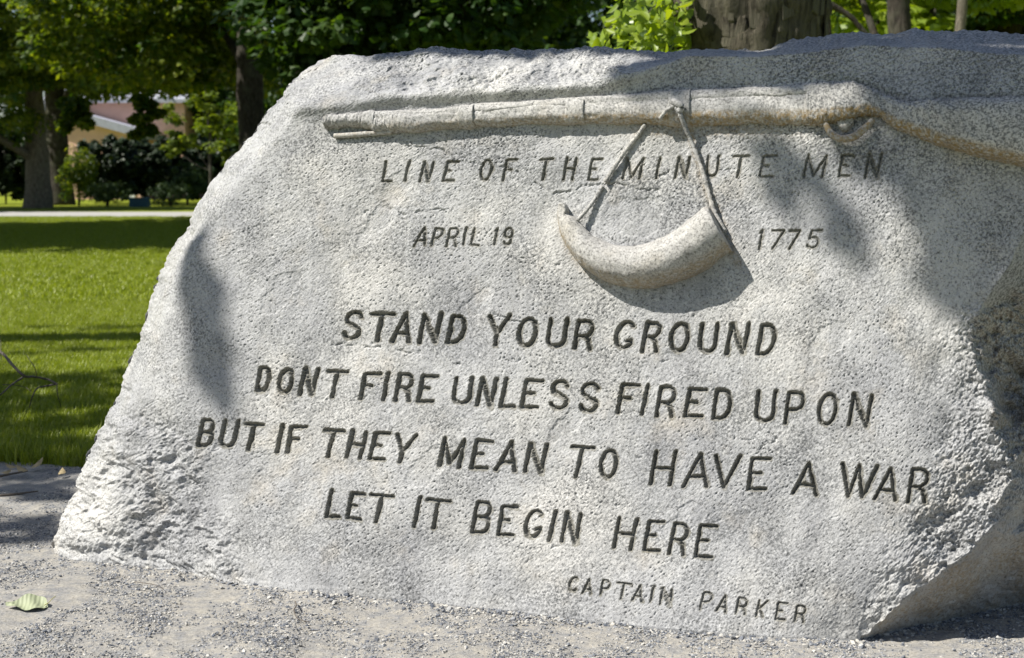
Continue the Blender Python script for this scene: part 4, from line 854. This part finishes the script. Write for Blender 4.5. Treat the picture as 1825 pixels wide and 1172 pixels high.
shrub('shrub', 'grey green shrub against the left edge of the boulder', 335, 72, 2.4, 2.3, M_LEAF_SHRUB, 504)
shrub('shrub', 'dark shrub left of the pale trunk at the picture edge', 12, 76, 3.8, 4.2, M_LEAF_YEW, 505, 120, .26)
shrub('shrub', 'very dark evergreen mass between the house and the dark trunked maple', 365, 84, 4.0, 4.0, M_LEAF_YEW, 509, 130, .26)
shrub('clipped_hedge', 'low green hedge between the sunlit shrub and the bin', 192, 69, 2.2, .65, M_LEAF_SHRUB, 506)
shrub('clipped_hedge', 'low dark hedge right of the bin', 305, 69, 2.0, .75, M_LEAF_SHRUB, 507)
shrub('shrub', 'evergreen shrub beyond the picture edge at the left', -110, 74, 4.0, 3.2, M_LEAF_YEW, 508)

def box(x0, x1, y0, y1, z0, z1):
    v = np.array([(x, y, z) for z in (z0, z1) for y in (y0, y1) for x in (x0, x1)], float)
    return v, [np.array([(0, 2, 3, 1), (4, 5, 7, 6), (0, 1, 5, 4), (2, 6, 7, 3), (0, 4, 6, 2), (1, 3, 7, 5)])]
def part(name, vf, mat, parent, **kw): return obj(name, mesh_np(name, vf[0], vf[1], mat, False), parent, **kw)
M_WALLH = flat('tan_clapboard', (0.74, 0.46, 0.37), .8, .08, 1.5); M_ROOFH = flat('blue_grey_roof', (0.36, 0.37, 0.44), .6, .1, 3); M_TRIM = flat('white_trim', (0.75, 0.75, 0.73), .5, .03); M_GLASS = flat('window_glass', (0.03, 0.04, 0.05), .1, .1, 1, .6)
hx = gpt(232, 100); house = empty('house', tuple(hx), 'tan clapboard house with a blue grey roof behind the maples', 'house')
part('wall', box(-5.0, 3.9, 0, 7, -.1, 6.6), M_WALLH, house)
for s0, s1 in ((-.6, 3.5), (7.6, 3.5)):
    v = np.array([(-5.5, s0, 6.45), (4.3, s0, 6.45), (4.3, s1, 9.4), (-5.5, s1, 9.4), (-5.5, s0, 6.70), (4.3, s0, 6.70), (4.3, s1, 9.65), (-5.5, s1, 9.65)]); part('roof', (v, [np.array([(0, 1, 2, 3), (4, 7, 6, 5), (0, 4, 5, 1), (1, 5, 6, 2), (2, 6, 7, 3), (3, 7, 4, 0)])]), M_ROOFH, house)
# front wing: its roof slope runs down to the right
part('wing_wall', box(-4.6, 1.6, -3.2, -.004, -.1, 4.1), M_WALLH, house)
v = np.array([(-5.0, -3.7, 5.9), (2.2, -3.7, 3.9), (2.2, -.01, 3.9), (-5.0, -.01, 5.9), (-5.0, -3.7, 6.45), (2.2, -3.7, 4.45), (2.2, -.01, 4.45), (-5.0, -.01, 6.45)])
part('wing_roof', (v, [np.array([(0, 1, 2, 3), (4, 7, 6, 5), (0, 4, 5, 1), (1, 5, 6, 2), (2, 6, 7, 3), (3, 7, 4, 0)])]), M_ROOFH, house)
part('gable_wall', (np.array([(-4.6, -3.18, 4.1), (1.6, -3.18, 4.1), (-4.6, -3.18, 5.85), (-4.6, -3.0, 4.1), (1.6, -3.0, 4.1), (-4.6, -3.0, 5.85)]), [np.array([(0, 1, 2), (3, 5, 4)]), np.array([(0, 2, 5, 3), (1, 4, 5, 2)])]), M_WALLH, house)
for x, z, y in ((-3.6, 1.3, -3.2), (-1.0, 1.3, -3.2), (2.9, 1.2, 0)):
    w = part('window', box(x - .5, x + .5, y - .06, y - .003, z, z + 1.5), M_TRIM, house); part('pane', box(x - .4, x + .4, y - .085, y - .065, z + .1, z + 1.4), M_GLASS, w)
d_ = part('door', box(.2, 1.2, -3.26, -3.203, 0, 2.1), M_TRIM, house); part('handle', box(1.02, 1.08, -3.32, -3.263, .95, 1.1), M_GLASS, d_)
part('chimney', box(2.2, 3.1, 3.0, 3.9, 8.6, 10.6), flat('chimney_brick', (.32, .14, .09), .9, .2, 9), house)
M_BIN = flat('bin_blue', (0.02, 0.085, 0.13), .45, .1); bx = gpt(250, 67); bin_ = empty('storage_bin', tuple(bx), 'low blue lidded bin standing on the verge across the road', 'bin')
part('bin_body', box(-.42, .42, -.28, .28, 0, .36), M_BIN, bin_); part('lid', box(-.45, .45, -.31, .31, .363, .42), M_BIN, bin_)
part('handle', box(-.12, .12, -.35, -.313, .37, .40), M_GLASS, bin_)
for k in range(5): part('rib', box(-.36 + k * .16, -.30 + k * .16, -.30, -.283, .04, .34), M_BIN, bin_)

# ------------------------------------------------------------------ small things on the path and the grass
fm = NT('fallen_leaf_pale'); n = fm.noise(40, 4); wv = fm.new('ShaderNodeTexWave'); wv.inputs['Scale'].default_value = 26; wv.inputs['Distortion'].default_value = 1.5; fm.link(fm.tc.outputs['Object'], wv.inputs[0])
fm.bsdf(fm.mix(fm.ramp(wv.outputs['Fac'], [(.4, 0.0), (.6, .25)]), (0.29, 0.32, 0.20), (0.36, 0.385, 0.26)), .6, fm.bump(wv.outputs['Fac'], .4, .002), .3)
lp = ground(np.array([48.]), np.array([1086.]))[0]; lf = empty('fallen_leaf', (lp[0], lp[1], 0.004), 'pale green fallen leaf lying on the gravel at the lower left', 'leaf')
no, mo = 17, 9; a = np.linspace(-1, 1, no); c = np.linspace(-1, 1, mo); Ag, Cg = np.meshgrid(a, c, indexing='ij')
wid = .037 * np.clip(1 + Ag, 0, 2) ** 1.0 * np.clip(1 - Ag, 0, 2) ** .55
lv = np.stack([Ag * .060, Cg * wid * 1.1, .004 + .016 * np.abs(Cg) ** 1.5 * (Cg > 0) * (wid / wid.max()) + .006 * (1 - Ag ** 2) + .004 * np.sin(Ag * 6 + Cg * 2) + .010 * np.clip(-Ag, 0, 1) ** 2], -1).reshape(-1, 3)
lv2 = lv.copy(); lv2[:, 2] -= .0006
blade = obj('blade', mesh_np('blade', np.vstack([lv, lv2]), [grid_faces(no, mo), grid_faces(no, mo)[:, ::-1] + len(lv)], fm.m), lf)
v, f = tube(spline([(.050, 0, .006), (.062, .004, .012), (.072, .012, .020), (.080, .022, .024)], 14), np.linspace(.0013, .0009, 14), 6); obj('stalk', mesh_np('stalk', v, f, flat('stalk', (.35, .33, .12), .6)), lf)
lf.rotation_euler = (0.1, 0, .12); lf.scale = (.88, .72, 1.0)
def twig(name, label, pts, r0, r1, cat='twig', parent=None, grp=None):
    p = np.array(pts, float); v, f = tube(spline(p, 26), np.linspace(r0, r1, 26), 7, True, .08); me = mesh_np(name, v - (0 if parent else p[0]), f, M_TWIG)
    if parent: return obj(name, me, parent)
    o = obj(name, me, label=label, category=cat); o.location = p[0]
    if grp: o['group'] = grp
    return o
def gpx(px, py, z): q = ground(np.array([float(px)]), np.array([float(py)]))[0]; return (q[0], q[1], z)
twig('twig', 'small bent tan twig on the gravel below the carved words', [gpx(526, 1078, .010), gpx(528, 1088, .014), gpx(524, 1096, .012), gpx(531, 1106, .006), gpx(552, 1112, .005)], .0022, .001)
twig('twig', 'straight dark stick on shaded gravel at the left edge', [gpx(-14, 887, .006), gpx(20, 885, .008), gpx(44, 883, .010), gpx(68, 879, .008)], .006, .0025)
twig('twig', 'hair thin twig on gravel right of the fallen leaf', [gpx(240, 1040, .006), gpx(258, 1044, .008), gpx(280, 1046, .005), (gpx(292, 1052, .004))], .0012, .0007)
twig('twig', 'dark stick half hidden at the edge of the grass', [gpx(-20, 858, .01), gpx(10, 853, .014), gpx(50, 848, .02)], .006, .003)
def bpt(px, py, d=6.6): q = at_depth(float(px), float(py), d); return q
branch = empty('fallen_branch', tuple(bpt(0, 700)), 'dead bare branch poking in over the grass at the left edge', 'branch'); B_ = bpt(0, 700)
for k, (pp, r0, r1) in enumerate((([(-60, 600), (-20, 618), (5, 630), (22, 650), (44, 670), (60, 671), (85, 676), (102, 684)], .0085, .004), ([(102, 684), (80, 688), (66, 692), (58, 706), (52, 726)], .005, .002),
        ([(44, 670), (20, 686), (2, 702), (-30, 722)], .005, .003), ([(66, 672), (62, 655), (52, 640), (46, 630)], .0022, .0012), ([(101, 684), (103, 705), (109, 724)], .0025, .0014), ([(5, 685), (25, 686), (45, 690), (56, 698)], .002, .001), ([(2, 640), (1, 610), (-2, 585)], .002, .001))):
    p = np.array([bpt(a, c, 6.6 + .12 * math.sin(i * 1.3 + k)) for i, (a, c) in enumerate(pp)]) - B_
    v, f = tube(spline(p, 30), np.linspace(r0, r1, 30), 7, True, .06); obj('bough' if k == 0 else 'side_twig', mesh_np('side_twig', v, f, M_TWIG), branch)
rl = np.random.RandomState(17); wh = ['palest, lowest', 'curled', 'broad tan', 'narrow brown', 'small ochre', 'split grey', 'long bent', 'dull olive']
for k, (px, py) in enumerate(((78, 812), (66, 838), (20, 840), (128, 792), (12, 852), (110, 850), (40, 848), (150, 822))):
    q = gpx(px, py, 0); v, f = leaves(np.array([[0, 0, 0.0]]), np.array([[rl.randn() * .3, -.3, 1.0]]), .038 + .02 * rl.rand(), 'oval', .5, 600 + k)
    o = obj('dry_leaf', mesh_np('dry_leaf', v, f, M_DRY, True), label='dry curled leaf on the lawn edge, ' + ['nearest the boulder foot', 'on the kerb of bare soil', 'at the picture edge', 'high in the long blades', 'lowest at the picture edge', 'closest to the gravel shade', 'between the two sticks', 'touching the boulder edge'][k], category='dry leaf', group='dry leaves at the lawn edge'); o.location = (q[0], q[1], .018 + .015 * rl.rand())
